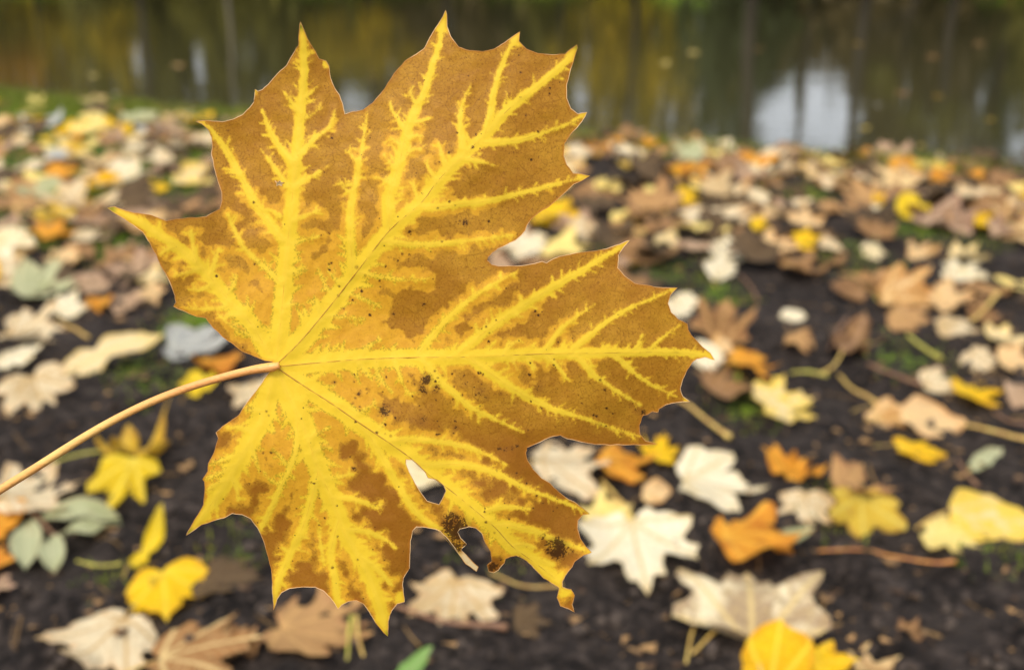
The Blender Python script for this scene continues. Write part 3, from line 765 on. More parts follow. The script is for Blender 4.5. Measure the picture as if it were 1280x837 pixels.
# petiole
PET = [(349,456.5),(340,458.5),(325,460.5),(309,463.6),(281,470.6),(239,483),(197,498.7),(157.5,517),(121,536.7),(84.4,559),(42,586),(0,612),(-60,651),(-130,700),(-190,748),(-215,770)]
PR = [4.2,5.9,5.6,5.1,4.9,4.9,5.0,5.0,5.1,5.2,5.3,5.4,5.6,6.2,8.0,9.0]
pl = catmull(PET, 5); pr = np.interp(np.arange(len(pl)), np.arange(len(PR)) * 5, PR)
zz = relief(PET[1:2])[0]
P3 = np.array([cam_pt(p[0], p[1], HERO_D + zz - 0.0012 + 0.00002 * max(0, 340 - p[0])) for p in pl]) - HBASE
V_, F_ = tube_geo(P3, pr * MMPX, 12)
m, nt = new_mat('leaf_stalk'); n = N(nt)
tc = n.node('ShaderNodeTexCoord').outputs['Object']
mp = n.node('ShaderNodeMapping'); mp.inputs['Scale'].default_value = (.25, 1, 1); n.link(tc, mp.inputs[0])
q = n.noise(mp.outputs[0], 90, 4, .6); q2 = n.noise(tc, 900, 2, .5); q3 = n.noise(mp.outputs[0], 28, 3, .6)
c_ = n.mix(n.step(q, .38, .64), lin(240, 198, 116), lin(230, 168, 96))
c_ = n.mix(n.math('MULTIPLY', n.step(q3, .52, .66), .5), c_, lin(218, 142, 84))
c_ = n.mix(n.math('MULTIPLY', n.step(q2, .66, .74), .5), c_, lin(150, 94, 46))
n.leaf_out(c_, .42, .18, c_, n.bump(n.math('ADD', q2, q), .5, .0005), .45)
mesh_obj('petiole', V_, F_, m, hero)

# ------------------------------------------------------------------ fallen leaves
HALF = [(0, 1.0), (.05, .90), (.10, .83), (.20, .86), (.20, .74), (.22, .64), (.26, .575), (.36, .63), (.44, .70), (.50, .70), (.62, .76), (.60, .64), (.64, .54),
        (.56, .48), (.50, .40), (.54, .33), (.62, .27), (.66, .16), (.54, .10), (.44, .02), (.30, -.03), (.22, -.08), (.12, -.07), (.05, -.02), (0, .03)]
HALF_S = [(0, 1.0), (.06, .86), (.15, .74), (.22, .66), (.21, .55), (.30, .58), (.42, .64), (.56, .62), (.55, .50), (.50, .40), (.46, .28), (.52, .18),
          (.46, .06), (.34, -.02), (.20, -.06), (.08, -.03), (0, .03)]
HALF_O = [(0, 1.0), (.05, .92), (.11, .80), (.15, .65), (.17, .48), (.165, .32), (.14, .18), (.09, .07), (.03, .01), (0, 0)]
HALF_R = [(0, 1.0), (.10, .95), (.22, .86), (.32, .72), (.38, .56), (.39, .40), (.34, .24), (.25, .12), (.13, .04), (.04, .02), (0, .05)]
HALF_B = [(0, 1.0), (.10, .90), (.17, .74), (.13, .62), (.20, .56), (.30, .66), (.42, .72), (.48, .60), (.44, .48), (.36, .38), (.44, .26), (.46, .10), (.34, -.02), (.16, -.05), (0, .02)]
TIPD = {'M': [(0, 1.0), (.62, .76), (-.62, .76), (.66, .16), (-.66, .16)], 'S': [(0, 1.0), (.56, .62), (-.56, .62), (.52, .18), (-.52, .18)],
        'O': [(0, 1.0)], 'R': [(0, 1.0), (.32, .72), (-.32, .72)], 'B': [(0, 1.0), (.45, .70), (-.45, .70), (.45, .14), (-.45, .14)]}
HALFS = {'M': HALF, 'S': HALF_S, 'O': HALF_O, 'R': HALF_R, 'B': HALF_B}

def leaf_geo(shape, seed, curl=1.0, rings=(.1, .2, .3, .4, .5, .6, .7, .8, .9, 1.0), sub=3):
    """local leaf blade: xy in leaf lengths with the stalk at the origin, tip towards +y; returns verts, faces, attributes"""
    r = np.random.default_rng(seed)
    half = np.array(HALFS[shape], float)
    def side(sg):
        h = half.copy()
        h[1:-1] += r.normal(0, .016, h[1:-1].shape)
        h[:, 0] *= sg * r.uniform(.88, 1.10)
        return h
    R_ = side(1); L_ = side(-1)[::-1]
    poly = np.vstack([R_, L_[1:-1]])
    out = []
    for i in range(len(poly)):
        a = poly[i]; b = poly[(i + 1) % len(poly)]
        for t in range(sub): out.append(a + (b - a) * t / sub)
    out = np.array(out)
    out += r.normal(0, .004, out.shape)
    c = np.array([0, .14 if shape != 'O' else .3])
    k = len(out)
    V = [np.array([c])]; T = [np.zeros(1)]
    for t in rings:
        V.append(c + (out - c) * t); T.append(np.full(k, t))
    xy = np.vstack(V); T = np.concatenate(T)
    faces = [(0, 1 + i, 1 + (i + 1) % k) for i in range(k)]
    for q in range(len(rings) - 1):
        o0 = 1 + q * k; o1 = o0 + k
        for i in range(k):
            j = (i + 1) % k
            faces.append((o0 + i, o1 + i, o1 + j, o0 + j))
    # distance to the main veins
    vd = np.full(len(xy), 9.0); al = np.zeros(len(xy))
    for tip in TIPD[shape]:
        A = np.array([0, .02]); B = np.array(tip)
        d = B - A; t = np.clip(((xy - A) @ d) / (d @ d), 0, 1)
        q = xy - (A + t[:, None] * d)
        dq = np.sqrt((q * q).sum(1))
        al = np.where(dq < vd, t * math.sqrt(d @ d) - .75 * dq, al)
        vd = np.minimum(vd, dq)
    x, y = xy[:, 0], xy[:, 1] - .35
    rr = x * x + y * y
    an = np.arctan2(x, y)
    z = curl * r.uniform(-.10, .32) * rr                                       # cup
    z += curl * r.uniform(-.05, .20) * np.abs(x)                               # fold along the midrib
    z += curl * .05 * np.sin(x * r.uniform(3, 7) + r.uniform(0, 6)) + curl * .05 * np.sin(y * r.uniform(3, 7) + r.uniform(0, 6))
    for q in range(3):
        z += curl * r.uniform(.01, .06) * T ** 3 * np.sin(an * r.integers(2, 6) + r.uniform(0, 6))
    da = r.uniform(0, 6.28)                                                    # one edge rolled over
    sd_ = x * math.cos(da) + y * math.sin(da)
    z += curl * r.uniform(0, .9) * np.clip(sd_ - .18, 0, None) ** 1.6
    z += .018 * np.minimum(vd * 6, 1) * np.sign(r.uniform(-1, 1))               # quilted between veins
    z += .012 * r.normal(0, 1, len(z)) * np.minimum(vd * 5, 1) * (T < .99)
    P = np.stack([xy[:, 0], xy[:, 1], z], 1)
    return P, faces, {'vd': np.minimum(vd, .5), 'rim': T, 'al': al}

def leaf_mat(name, main, second, vein, rim, trans=.35, rough=.6, blotch=.5):
    m, nt = new_mat(name); n = N(nt)
    tc = n.node('ShaderNodeTexCoord').outputs['Object']
    oi = n.node('ShaderNodeObjectInfo')
    add = n.node('ShaderNodeVectorMath', operation='ADD')
    n.link(tc, add.inputs[0]); n.link(oi.outputs['Location'], add.inputs[1])
    v = add.outputs[0]
    a = n.noise(v, 22, 3, .55); b = n.noise(v, 110, 4, .65); d = n.noise(v, 420, 3, .6)
    vd = n.attr('vd').outputs['Fac']; T = n.attr('rim').outputs['Fac']
    f = n.math('ADD', n.math('MULTIPLY', n.math('SUBTRACT', a, .5), 2.2), n.math('MULTIPLY', n.math('SUBTRACT', b, .5), .9))
    f = n.math('ADD', f, n.math('SUBTRACT', oi.outputs['Random'], .5))
    c = n.mix(n.step(f, .15 - blotch * .3, .6 - blotch * .3), main, second)
    c = n.mix(n.math('MULTIPLY', n.step(n.math('ADD', T, n.math('MULTIPLY', n.math('SUBTRACT', b, .5), .5)), .80, 1.0), .6), c, rim)
    c = n.mix(n.math('MULTIPLY', n.math('SUBTRACT', 1.0, n.step(vd, .006, .035)), .8), c, vein)
    c = n.mix(n.math('MULTIPLY', n.step(d, .58, .70), .5), c, lin(110, 76, 40))
    e2 = n.noise(v, 55, 4, .7)
    c = n.mix(n.math('MULTIPLY', n.step(e2, .56, .72), .55), c, rim)
    al = n.attr('al').outputs['Fac']
    sv = n.math('ABSOLUTE', n.math('SINE', n.math('MULTIPLY', al, 26.0)))
    svm = n.math('SUBTRACT', 1.0, n.step(sv, .05, .30))
    c = n.mix(n.math('MULTIPLY', svm, .40), c, vein)
    mud = n.noise(v, 36, 5, .75)
    c = n.mix(n.math('MULTIPLY', n.step(mud, .60, .74), .6), c, lin(86, 62, 42))
    h = n.math('ADD', n.math('MULTIPLY', b, .6), n.math('MULTIPLY', d, .4))
    h = n.math('SUBTRACT', h, n.math('MULTIPLY', svm, .35))
    n.leaf_out(c, rough, trans, c, n.bump(h, .5, .003), .14)
    return m
KINDS = {
 'cream':   leaf_mat('pale_cream_leaf', lin(228, 212, 176), lin(206, 182, 138), lin(196, 160, 100), lin(208, 168, 120)),
 'white':   leaf_mat('bleached_leaf', lin(240, 230, 200), lin(230, 214, 170), lin(208, 184, 128), lin(228, 206, 160)),
 'pale':    leaf_mat('pale_yellow_leaf', lin(240, 218, 130), lin(232, 206, 110), lin(244, 226, 150), lin(222, 186, 110)),
 'yellow':  leaf_mat('yellow_leaf', lin(244, 200, 30), lin(238, 184, 24), lin(250, 216, 70), lin(226, 160, 40), .42),
 'lemon':   leaf_mat('lemon_yellow_leaf', lin(238, 204, 36), lin(224, 190, 36), lin(244, 220, 90), lin(206, 178, 50), .42),
 'orange':  leaf_mat('orange_leaf', lin(220, 152, 48), lin(196, 124, 42), lin(236, 180, 70), lin(176, 106, 40)),
 'ochre':   leaf_mat('ochre_leaf', lin(206, 168, 50), lin(180, 134, 42), lin(218, 186, 90), lin(158, 110, 46)),
 'tan':     leaf_mat('tan_dry_leaf', lin(172, 134, 88), lin(140, 104, 66), lin(196, 156, 100), lin(160, 114, 78), .25),
 'pink':    leaf_mat('pinkish_dry_leaf', lin(166, 138, 108), lin(138, 110, 86), lin(196, 168, 140), lin(168, 130, 108), .25),
 'brown':   leaf_mat('brown_dry_leaf', lin(136, 102, 64), lin(108, 78, 48), lin(150, 118, 86), lin(98, 70, 52), .15),
 'dark':    leaf_mat('dark_rotting_leaf', lin(80, 64, 44), lin(60, 48, 34), lin(98, 80, 56), lin(52, 40, 28), .08),
 'greyg':   leaf_mat('grey_green_leaf', lin(176, 180, 140), lin(158, 162, 118), lin(196, 196, 156), lin(176, 160, 120), .3),
 'grey':    leaf_mat('grey_leaf', lin(172, 174, 168), lin(150, 152, 148), lin(184, 184, 172), lin(150, 142, 130), .2),
 'green':   leaf_mat('green_leaf', lin(120, 160, 84), lin(104, 146, 76), lin(160, 186, 120), lin(110, 140, 70), .35),
 'olive':   leaf_mat('olive_yellow_leaf', lin(208, 176, 62), lin(184, 148, 62), lin(214, 196, 96), lin(160, 110, 60), .35),
 'mottled': leaf_mat('mottled_brown_cream_leaf', lin(216, 186, 134), lin(158, 116, 72), lin(226, 200, 140), lin(146, 104, 64), .25, .6, .9),
 'dirty':   leaf_mat('weathered_pale_leaf', lin(226, 212, 176), lin(168, 146, 114), lin(214, 190, 130), lin(150, 124, 92), .25, .6, .8),
 'yelcream': leaf_mat('yellow_edged_cream_leaf', lin(236, 214, 166), lin(232, 200, 84), lin(226, 200, 130), lin(232, 196, 80), .35, .6, .7),
 'orancream': leaf_mat('orange_flushed_cream_leaf', lin(216, 184, 136), lin(190, 144, 86), lin(232, 200, 140), lin(206, 140, 70), .3, .6, .7),
}
M_STALK = {k: solid('stalk_' + k, a, b, 60, .5, .4) for k, a, b in (
    ('straw', lin(206, 178, 96), lin(186, 148, 80)), ('brown', lin(140, 104, 74), lin(116, 84, 62)), ('green', lin(190, 186, 80), lin(160, 150, 66)), ('orange', lin(206, 144, 74), lin(170, 108, 60)))}

def place(P, rot, tilt, s, x, y):
    ca, sa = math.cos(-rot), math.sin(-rot)
    q = P - np.array([0, .4, 0])
    X = q[:, 0] * ca - q[:, 1] * sa; Y = q[:, 0] * sa + q[:, 1] * ca; Zz = q[:, 2]
    ct, st = math.cos(tilt), math.sin(tilt)
    Y, Zz = Y * ct - Zz * st, Y * st + Zz * ct
    Wd = np.stack([X * s + x, Y * s + y, Zz * s], 1)
    gap = Wd[:, 2] - terrain(Wd[:, 0], Wd[:, 1])
    Wd[:, 2] -= np.percentile(gap, 4)
    return Wd

def stalk_geo(P, seed, length, s, rot):
    """petiole leaving the blade base, sagging to the ground"""
    r = random.Random(seed)
    return r

NLEAF = [0]
def add_leaf(box, shape, kind, rot, label, stalk=0.0, curl=1.0, group=None, seed=None, lift=0.0, stalk_mat='straw'):
    NLEAF[0] += 1
    seed = seed if seed is not None else 1000 + NLEAF[0]
    x0, y0, x1, y1 = box
    P, faces, attrs = leaf_geo(shape, seed, curl)
    rot = math.radians(rot)
    gp = ground((x0 + x1) / 2, (y0 + y1) / 2)
    dep = (gp - CAM) @ FWD
    s = (x1 - x0) * dep / FPX / 1.25
    x, y = gp[0], gp[1]; tilt = 0.0; zs = 1.0
    for it in range(9):
        Q = P * np.array([1, 1, zs])
        Wd = place(Q, rot, tilt, s, x, y)
        u, v, dd = project(Wd)
        w = u.max() - u.min(); h = v.max() - v.min()
        s *= ((x1 - x0) / w) ** .9
        want = (y1 - y0) * w / (x1 - x0)
        if h < want * .97: tilt = min(tilt + .09, math.radians(32))
        elif h > want * 1.05:
            tilt = max(tilt - .09, math.radians(-6)); zs = max(zs * .86, .45)
        x += ((x0 + x1) / 2 - (u.max() + u.min()) / 2) * dep / FPX
        dv = (y0 + y1) / 2 - (v.max() + v.min()) / 2
        y -= dv * dep / FPX / max(.2, math.sin(math.atan2(CAM[2], gp[1]))) * .85
    Q = P * np.array([1, 1, zs])
    Wd = place(Q, rot, tilt, s, x, y)
    Wd[:, 2] += lift
    org = Wd.mean(0); org[2] = Wd[:, 2].min()
    o = mesh_obj('fallen_leaf', Wd - org, faces, KINDS[kind], attrs=attrs)
    o.location = org
    tag(o, label, 'leaf', group)
    if stalk > 0:
        # base of the blade in world space = outline vertex nearest the local origin
        bi = int(np.argmin((P[:, 0] ** 2 + (P[:, 1] - .03) ** 2)))
        B = Wd[bi]
        hd = np.array([-math.sin(rot), -math.cos(rot)])
        r = random.Random(seed)
        bend = r.uniform(-.5, .5)
        pts = []
        for k in range(7):
            t = k / 6
            a = bend * t
            d2 = np.array([hd[0] * math.cos(a) - hd[1] * math.sin(a), hd[0] * math.sin(a) + hd[1] * math.cos(a)])
            xy = B[:2] + d2 * s * stalk * t
            zt = terrain(xy[0], xy[1]) + .003
            pts.append((xy[0], xy[1], B[2] * (1 - t) ** 1.5 + zt * (1 - (1 - t) ** 1.5) + .004 * math.sin(t * 3)))
        V_, F_ = tube_geo(np.array(pts) - org, np.linspace(.0010, .0017, 7) * min(1.4, s / .12), 6)
        mesh_obj('petiole', V_, F_, M_STALK[stalk_mat], o)
    return o

LEAVES = [
 # --- close to the held leaf's stalk and below it
 ((42, 760, 212, 850), 'M', 'cream', 200, 'large cream leaf lying overturned with a raised pointed corner, overlapping the mottled leaf', .3, 1.2),
 ((182, 768, 330, 850), 'M', 'mottled', 75, 'brown mottled leaf with yellow veins between the big cream leaf and the tan curled leaf', .5, .9),
 ((150, 697, 264, 776), 'S', 'yellow', 160, 'clean bright yellow leaf with two round lobes on bare soil above the big cream leaf', 0, .4),
 ((160, 627, 206, 712), 'O', 'lemon', 25, 'narrow yellow leaf rolled lengthwise and standing on edge above the bright yellow leaf', .2, 1.6),
 ((108, 566, 202, 641), 'B', 'lemon', 190, 'yellow leaf with pinkish side lobe just below the curled golden leaf', .4, .7),
 ((118, 488, 214, 578), 'S', 'ochre', 40, 'curled golden leaf with rolled lower rim beneath the held stalk', 0, 1.8),
 ((-12, 578, 107, 641), 'M', 'cream', 60, 'pinkish cream leaf with brown centre above the grey-green leaflets', 0, .9),
 ((-40, 622, 36, 682), 'S', 'orange', 90, 'orange-yellow leaf beside the stem of the grey-green leaflets', 0, .8),
 ((-44, 680, 24, 724), 'S', 'orange', 80, 'smaller orange-yellow leaf tucked under the drooping grey-green leaflets', 0, .8),
 ((-30, 718, 24, 748), 'S', 'pink', 80, 'dull pinkish tan leaf below the orange-yellow pair', 0, .8),
 ((-8, 452, 94, 522), 'M', 'cream', 150, 'large pale cream leaf with five lobes above the held stalk', 0, .7),
 ((74, 414, 206, 472), 'O', 'yelcream', 62, 'long cream-yellow leaf folded into a ridge, pointing to the grey leaf', 0, .5),
 ((-14, 428, 54, 463), 'S', 'white', 110, 'small bleached leaf beside the long folded yellow leaf', 0, .8),
 ((202, 403, 296, 452), 'B', 'grey', 80, 'blue-grey upturned leaf lying behind the joint of stalk and held leaf', 0, .7),
 ((240, 438, 304, 469), 'S', 'orange', 100, 'orange leaf under the edge of the blue-grey leaf', 0, 1.0),
 ((222, 462, 272, 498), 'S', 'lemon', 200, 'small yellow leaf crossed by the held stalk', 0, 1.0),
 ((283, 466, 346, 516), 'M', 'cream', 160, 'cream and tan leaf half hidden where the stalk meets the held leaf', 0, 1.2),
 ((0, 372, 92, 424), 'M', 'cream', 80, 'large flat cream leaf with frayed lower edge beside the small orange leaf', .5, .8),
 ((58, 356, 112, 398), 'S', 'white', 20, 'bleached leaf lying over the large flat cream leaf', 0, .8),
 ((104, 360, 142, 408), 'B', 'orange', 185, 'small upright orange leaf with drooping point', 0, 1.1),
 ((2, 322, 96, 374), 'M', 'greyg', 70, 'grey-green leaf with pink-tinged lobes, wider than its neighbours on the moss', 0, .7),
 ((48, 308, 98, 336), 'S', 'orancream', 100, 'tan leaf with ochre edge behind the wide grey-green leaf', 0, 1.0),
 ((96, 336, 146, 374), 'M', 'pink', 10, 'pinkish dry leaf behind the small upright orange leaf', 0, 1.0),
 ((136, 362, 186, 392), 'M', 'pink', 80, 'pinkish leaf lying flat between the orange leaf and the held leaf', 0, .9),
 ((78, 284, 136, 306), 'S', 'cream', 90, 'flat cream leaf on dark moss behind the pinkish dry leaf', 0, .7),
 ((40, 261, 80, 282), 'O', 'ochre', 75, 'narrow ochre leaf on the moss', 0, 1.0),
 ((-10, 264, 38, 292), 'M', 'pink', 100, 'pinkish cream leaf next to the narrow ochre leaf', 0, 1.0),
 ((142, 320, 186, 350), 'S', 'orancream', 60, 'orange-flushed leaf against the held leaf\'s lower edge tooth', 0, 1.0),
 ((170, 330, 216, 362), 'S', 'yelcream', 100, 'yellow-edged cream leaf touching the held leaf\'s outline', 0, .9),
 ((162, 352, 208, 384), 'S', 'orancream', 140, 'orange-brown leaf beneath the yellow-edged cream leaf', 0, 1.2),
 ((140, 296, 182, 326), 'M', 'pink', 60, 'lilac-grey crumpled leaf behind the orange-flushed leaf', 0, 1.2),
 # --- behind the held leaf's right edge
 ((622, 278, 694, 328), 'M', 'white', 60, 'bleached leaf framed by the deep notch of the held leaf', 0, .9),
 ((664, 243, 736, 282), 'S', 'yellow', 95, 'dull golden leaf against the held leaf above the notch', 0, .7),
 ((708, 266, 758, 310), 'S', 'cream', 190, 'cream leaf standing tilted beside the dull golden leaf', 0, 1.0),
 ((762, 260, 802, 290), 'S', 'pale', 80, 'pale yellow leaf, first of three in a slanting line', 0, .8),
 ((784, 282, 822, 303), 'S', 'pale', 100, 'greenish pale yellow leaf, middle of three in a slanting line', 0, .8),
 ((818, 284, 848, 312), 'R', 'yelcream', 120, 'tan-yellow leaf, last of three in a slanting line', 0, .9),
 ((799, 230, 830, 255), 'R', 'pale', 60, 'pale greenish leaf beside a yellow leaf in dark litter', 0, .9),
 ((838, 226, 875, 256), 'S', 'yellow', 120, 'yellow leaf with a pale top next to the pale greenish leaf', 0, .9),
 ((828, 263, 876, 286), 'O', 'lemon', 100, 'narrow lemon leaf lying beyond the slanting line of three', 0, .9),
 ((884, 294, 950, 328), 'M', 'white', 110, 'white leaf with a scalloped lower edge above the round cream leaf', 0, .8),
 ((938, 284, 1002, 316), 'M', 'orancream', 70, 'cream and tan leaf lying against the scalloped white leaf', 0, .8),
 ((992, 284, 1030, 316), 'S', 'yellow', 90, 'orange-yellow leaf between two cream leaves in a row', 0, .9),
 ((1022, 290, 1060, 316), 'S', 'cream', 100, 'cream leaf ending the row beside the orange-yellow leaf', 0, .9),
 ((880, 321, 921, 351), 'R', 'white', 30, 'round cream leaf alone on bare soil', .7, .4),
 ((972, 318, 1042, 342), 'M', 'tan', 95, 'flat tan leaf on bare soil behind the tiny white leaf', 0, .8),
 ((971, 380, 1005, 398), 'R', 'white', 90, 'tiny white leaf alone on dark soil', 0, .5),
 ((826, 354, 880, 412), 'S', 'white', 150, 'large white leaf behind the tooth of the held leaf\'s side lobe', 0, .5),
 ((862, 366, 948, 432), 'M', 'tan', 20, 'crumpled tan leaf with thin ribs beside the large white leaf', .3, 1.4),
 ((860, 422, 908, 468), 'R', 'white', 150, 'white oval leaf behind the longest side tip of the held leaf', 0, .4),
 ((884, 416, 922, 444), 'S', 'orancream', 120, 'small gold and tan leaf under the crumpled tan leaf', 0, 1.2),
 ((904, 434, 980, 474), 'M', 'orange', 100, 'orange leaf with a pale upper flap above the cream leaf with yellow side', .4, .9),
 ((939, 468, 1024, 528), 'M', 'yelcream', 75, 'cream leaf with one yellow side lying alone on dark soil', 0, .7),
 ((876, 462, 950, 494), 'M', 'brown', 80, 'dark brown crumpled leaf under the orange leaf', 0, 1.3),
 ((978, 410, 1030, 442), 'S', 'tan', 110, 'tan leaf curled like a saddle on bare soil', 0, 1.4),
 ((1036, 392, 1090, 444), 'O', 'brown', 30, 'brown hooked dry leaf arching over the soil', .4, 2.0),
 ((1096, 328, 1178, 384), 'M', 'orancream', 110, 'large orange-tan leaf with a bright orange lobe', 0, 1.1),
 ((1160, 348, 1222, 390), 'M', 'orancream', 130, 'orange-tan leaf with cream lobes sloping below the large orange-tan leaf', 0, 1.2),
 ((1176, 320, 1242, 357), 'M', 'white', 110, 'white leaf with a pointed upper lobe above the sloping orange-tan leaf', 0, .6),
 ((1108, 382, 1170, 414), 'M', 'tan', 120, 'flat tan leaf with jagged lobes on bare soil below the large orange-tan leaf', 0, .7),
 ((1168, 393, 1232, 424), 'M', 'cream', 110, 'cream leaf with a drooping lobe beside the jagged tan leaf', 0, 1.0),
 ((1208, 368, 1272, 404), 'M', 'brown', 70, 'brown tan leaf crossed by a straw stalk', 0, .9),
 ((1230, 402, 1296, 430), 'S', 'yelcream', 90, 'cream-yellow leaf next to the brown tan leaf with the stalk', 0, 1.0),
 ((1198, 430, 1252, 468), 'M', 'cream', 150, 'cream leaf with narrow lobes above the pair with the bright yellow leaf', 0, .8),
 ((1246, 428, 1300, 466), 'S', 'orancream', 100, 'yellow-tan leaf beside the narrow-lobed cream leaf', 0, .9),
 ((1148, 456, 1206, 496), 'S', 'cream', 90, 'cream leaf half under the bright yellow leaf', 0, .8),
 ((1184, 470, 1258, 508), 'M', 'yellow', 100, 'bright yellow leaf lying over the cream leaf', 0, .7),
 ((1254, 470, 1310, 510), 'S', 'pink', 100, 'pale pinkish leaf beside the bright yellow leaf on the cream one', 0, .9),
 ((1080, 495, 1138, 542), 'S', 'orancream', 130, 'cream-tan leaf overlapped by the pinkish orange leaf', .5, 1.0),
 ((1122, 493, 1210, 547), 'R', 'orancream', 100, 'pinkish orange oval leaf with pale tip on dark soil', .5, .6),
 ((1116, 546, 1184, 578), 'B', 'yellow', 100, 'small clean yellow leaf below the pinkish orange leaf', .5, .6),
 ((1210, 558, 1254, 588), 'O', 'greyg', 55, 'small grey-green oval leaf on dark soil', .3, .5),
 ((1150, 642, 1230, 694), 'M', 'pale', 120, 'pale yellow jagged leaf partly under the big yellow and cream leaf', 0, .6),
 ((1186, 610, 1300, 684), 'R', 'yelcream', 100, 'big oval yellow and cream leaf with a pinkish upper edge', .4, .5),
 ((1036, 608, 1134, 688), 'S', 'olive', 190, 'olive yellow leaf with a brown rim and red stalk', .45, .6),
 ((972, 603, 1044, 664), 'M', 'cream', 190, 'small cream leaf between the big orange leaf and the olive yellow leaf', 0, .8),
 ((888, 626, 1024, 702), 'S', 'orange', 95, 'big flat orange leaf with a grey-green leaflet lying on it', 0, 1.0),
 ((966, 656, 1018, 684), 'O', 'greyg', 70, 'grey-green leaflet lying on the big flat orange leaf', .3, .4),
 ((952, 553, 1036, 608), 'M', 'orange', 40, 'crumpled orange-brown leaf behind the big flat orange leaf', 0, 1.6),
 ((1038, 568, 1128, 618), 'M', 'tan', 80, 'crumbling dry tan leaf behind the olive yellow leaf', 0, 1.5),
 ((844, 558, 962, 638), 'S', 'white', 100, 'white leaf folded along its midrib beside the crumpled orange-brown leaf', 0, 1.0),
 ((722, 633, 874, 743), 'M', 'white', 175, 'large star-shaped white leaf with two long lower lobes', 0, .6),
 ((722, 606, 792, 662), 'S', 'pale', 60, 'pale yellow leaf behind the star-shaped white leaf', 0, .8),
 ((664, 552, 774, 624), 'M', 'cream', 90, 'cream leaf lying under the lower notch of the held leaf', .4, .7),
 ((742, 550, 828, 600), 'M', 'orange', 100, 'golden orange leaf just below the held leaf\'s side lobe', 0, .9),
 ((796, 526, 848, 582), 'M', 'yellow', 20, 'deep yellow leaf standing beside the golden orange leaf', 0, .9),
 ((802, 596, 840, 630), 'R', 'orancream', 60, 'small orange-tan leaf scrap near the folded white leaf', 0, .6),
 ((840, 708, 1040, 812), 'M', 'dirty', 10, 'large cream leaf mottled brown with long lobes and twin stalks', .7, 1.0),
 ((926, 772, 1018, 870), 'R', 'yellow', 20, 'yellow leaf with dark specks below the mottled cream leaf', 0, .9),
 ((1006, 800, 1076, 860), 'S', 'yellow', 90, 'golden leaf beside the speckled yellow leaf', 0, .9),
 ((1058, 802, 1128, 850), 'S', 'mottled', 80, 'tan leaf lying past the golden leaf below the mottled cream leaf', 0, .8),
 ((510, 710, 630, 798), 'M', 'cream', 185, 'cream leaf lying face down alone below the holes of the held leaf', 0, .6),
 ((326, 734, 468, 812), 'M', 'tan', 100, 'tan brown leaf curled like a shell under the held leaf\'s lowest lobe', 0, 1.6),
 ((478, 806, 542, 862), 'O', 'green', 50, 'fresh green oval leaf near the brown twig', 0, .4),
 ((238, 698, 328, 744), 'M', 'dark', 90, 'dull purplish brown leaf sunk in the soil beside the bright yellow leaf', 0, .9),
 ((640, 752, 692, 798), 'S', 'dark', 90, 'dark wet leaf pressed into the bare soil', 0, .5),
 ((1120, 770, 1160, 800), 'S', 'brown', 40, 'little rusty scrap of leaf on the bare soil', 0, .8),
 ((282, 770, 332, 830), 'S', 'brown', 20, 'brown leaf edge standing up between the mottled leaf and the shell-curled leaf', 0, 1.4),
 ((466, 556, 556, 640), 'S', 'white', 100, 'white leaf seen through the slit-shaped hole of the held leaf', 0, .2),
 # --- farther right
 ((1119, 240, 1163, 277), 'R', 'lemon', 10, 'round vivid lemon yellow leaf standing up from the litter', 0, .5),
 ((1218, 235, 1290, 262), 'M', 'white', 90, 'white leaf arched over a dark hollow', 0, 1.6),
 ((1076, 256, 1117, 287), 'S', 'white', 130, 'white leaf in front of the yellow leaf by the round lemon leaf', 0, .7),
 ((1090, 236, 1112, 262), 'S', 'yellow', 30, 'small golden leaf behind the white leaf by the round lemon leaf', 0, .9),
 ((1216, 264, 1262, 298), 'S', 'yellow', 110, 'yellow leaf sloping under the arched white leaf', 0, .9),
 ((1074, 300, 1108, 324), 'S', 'white', 100, 'small white leaf behind the large orange-tan leaf', 0, .9),
 ((1124, 292, 1172, 318), 'M', 'orancream', 100, 'tan cream leaf behind the bright orange lobe', 0, 1.0),
 ((1184, 300, 1242, 326), 'M', 'yelcream', 100, 'cream leaf with yellow middle behind the white leaf with a pointed lobe', 0, .9),
 ((1062, 212, 1094, 236), 'S', 'white', 100, 'white leaf near the water in front of the mossy edge', 0, .8),
 ((1210, 208, 1240, 238), 'R', 'orange', 20, 'round orange leaf standing at the water\'s edge', 0, .6),
 ((1162, 206, 1204, 232), 'M', 'orange', 100, 'ochre leaf at the water\'s edge next to the round orange leaf', 0, .9),
 ((966, 204, 990, 228), 'S', 'yellow', 170, 'yellow leaf hugging one side of a white leaf by the water', 0, .8),
 ((980, 198, 1002, 218), 'S', 'white', 100, 'white leaf between two yellow leaves by the water', 0, .8),
 ((994, 200, 1016, 222), 'S', 'yellow', 120, 'golden leaf on the other side of the white leaf by the water', 0, .8),
 ((934, 234, 964, 256), 'S', 'white', 120, 'cream leaf with orange foot in the middle litter', 0, .8),
 ((952, 252, 986, 272), 'R', 'cream', 110, 'oval cream leaf in front of the one with the orange foot', 0, .6),
 ((996, 248, 1028, 268), 'R', 'cream', 100, 'oval pinkish cream leaf at the edge of the mossy hollow', 0, .6),
 ((938, 270, 968, 290), 'S', 'yellow', 90, 'yellow leaf just behind the row of cream leaves', 0, .8),
 ((856, 176, 892, 192), 'M', 'white', 100, 'whitish green leaf on the grassy water edge', 0, .8),
 ((746, 152, 782, 178), 'M', 'white', 60, 'white leaf with a yellow collar on the water edge behind the held leaf', 0, .8),
 # --- farther left
 ((134, 179, 184, 199), 'M', 'white', 100, 'white elongated leaf lying across the far grass', 0, .5),
 ((10, 196, 70, 214), 'M', 'cream', 90, 'flat cream leaf with yellow underside across the far grass', 0, .7),
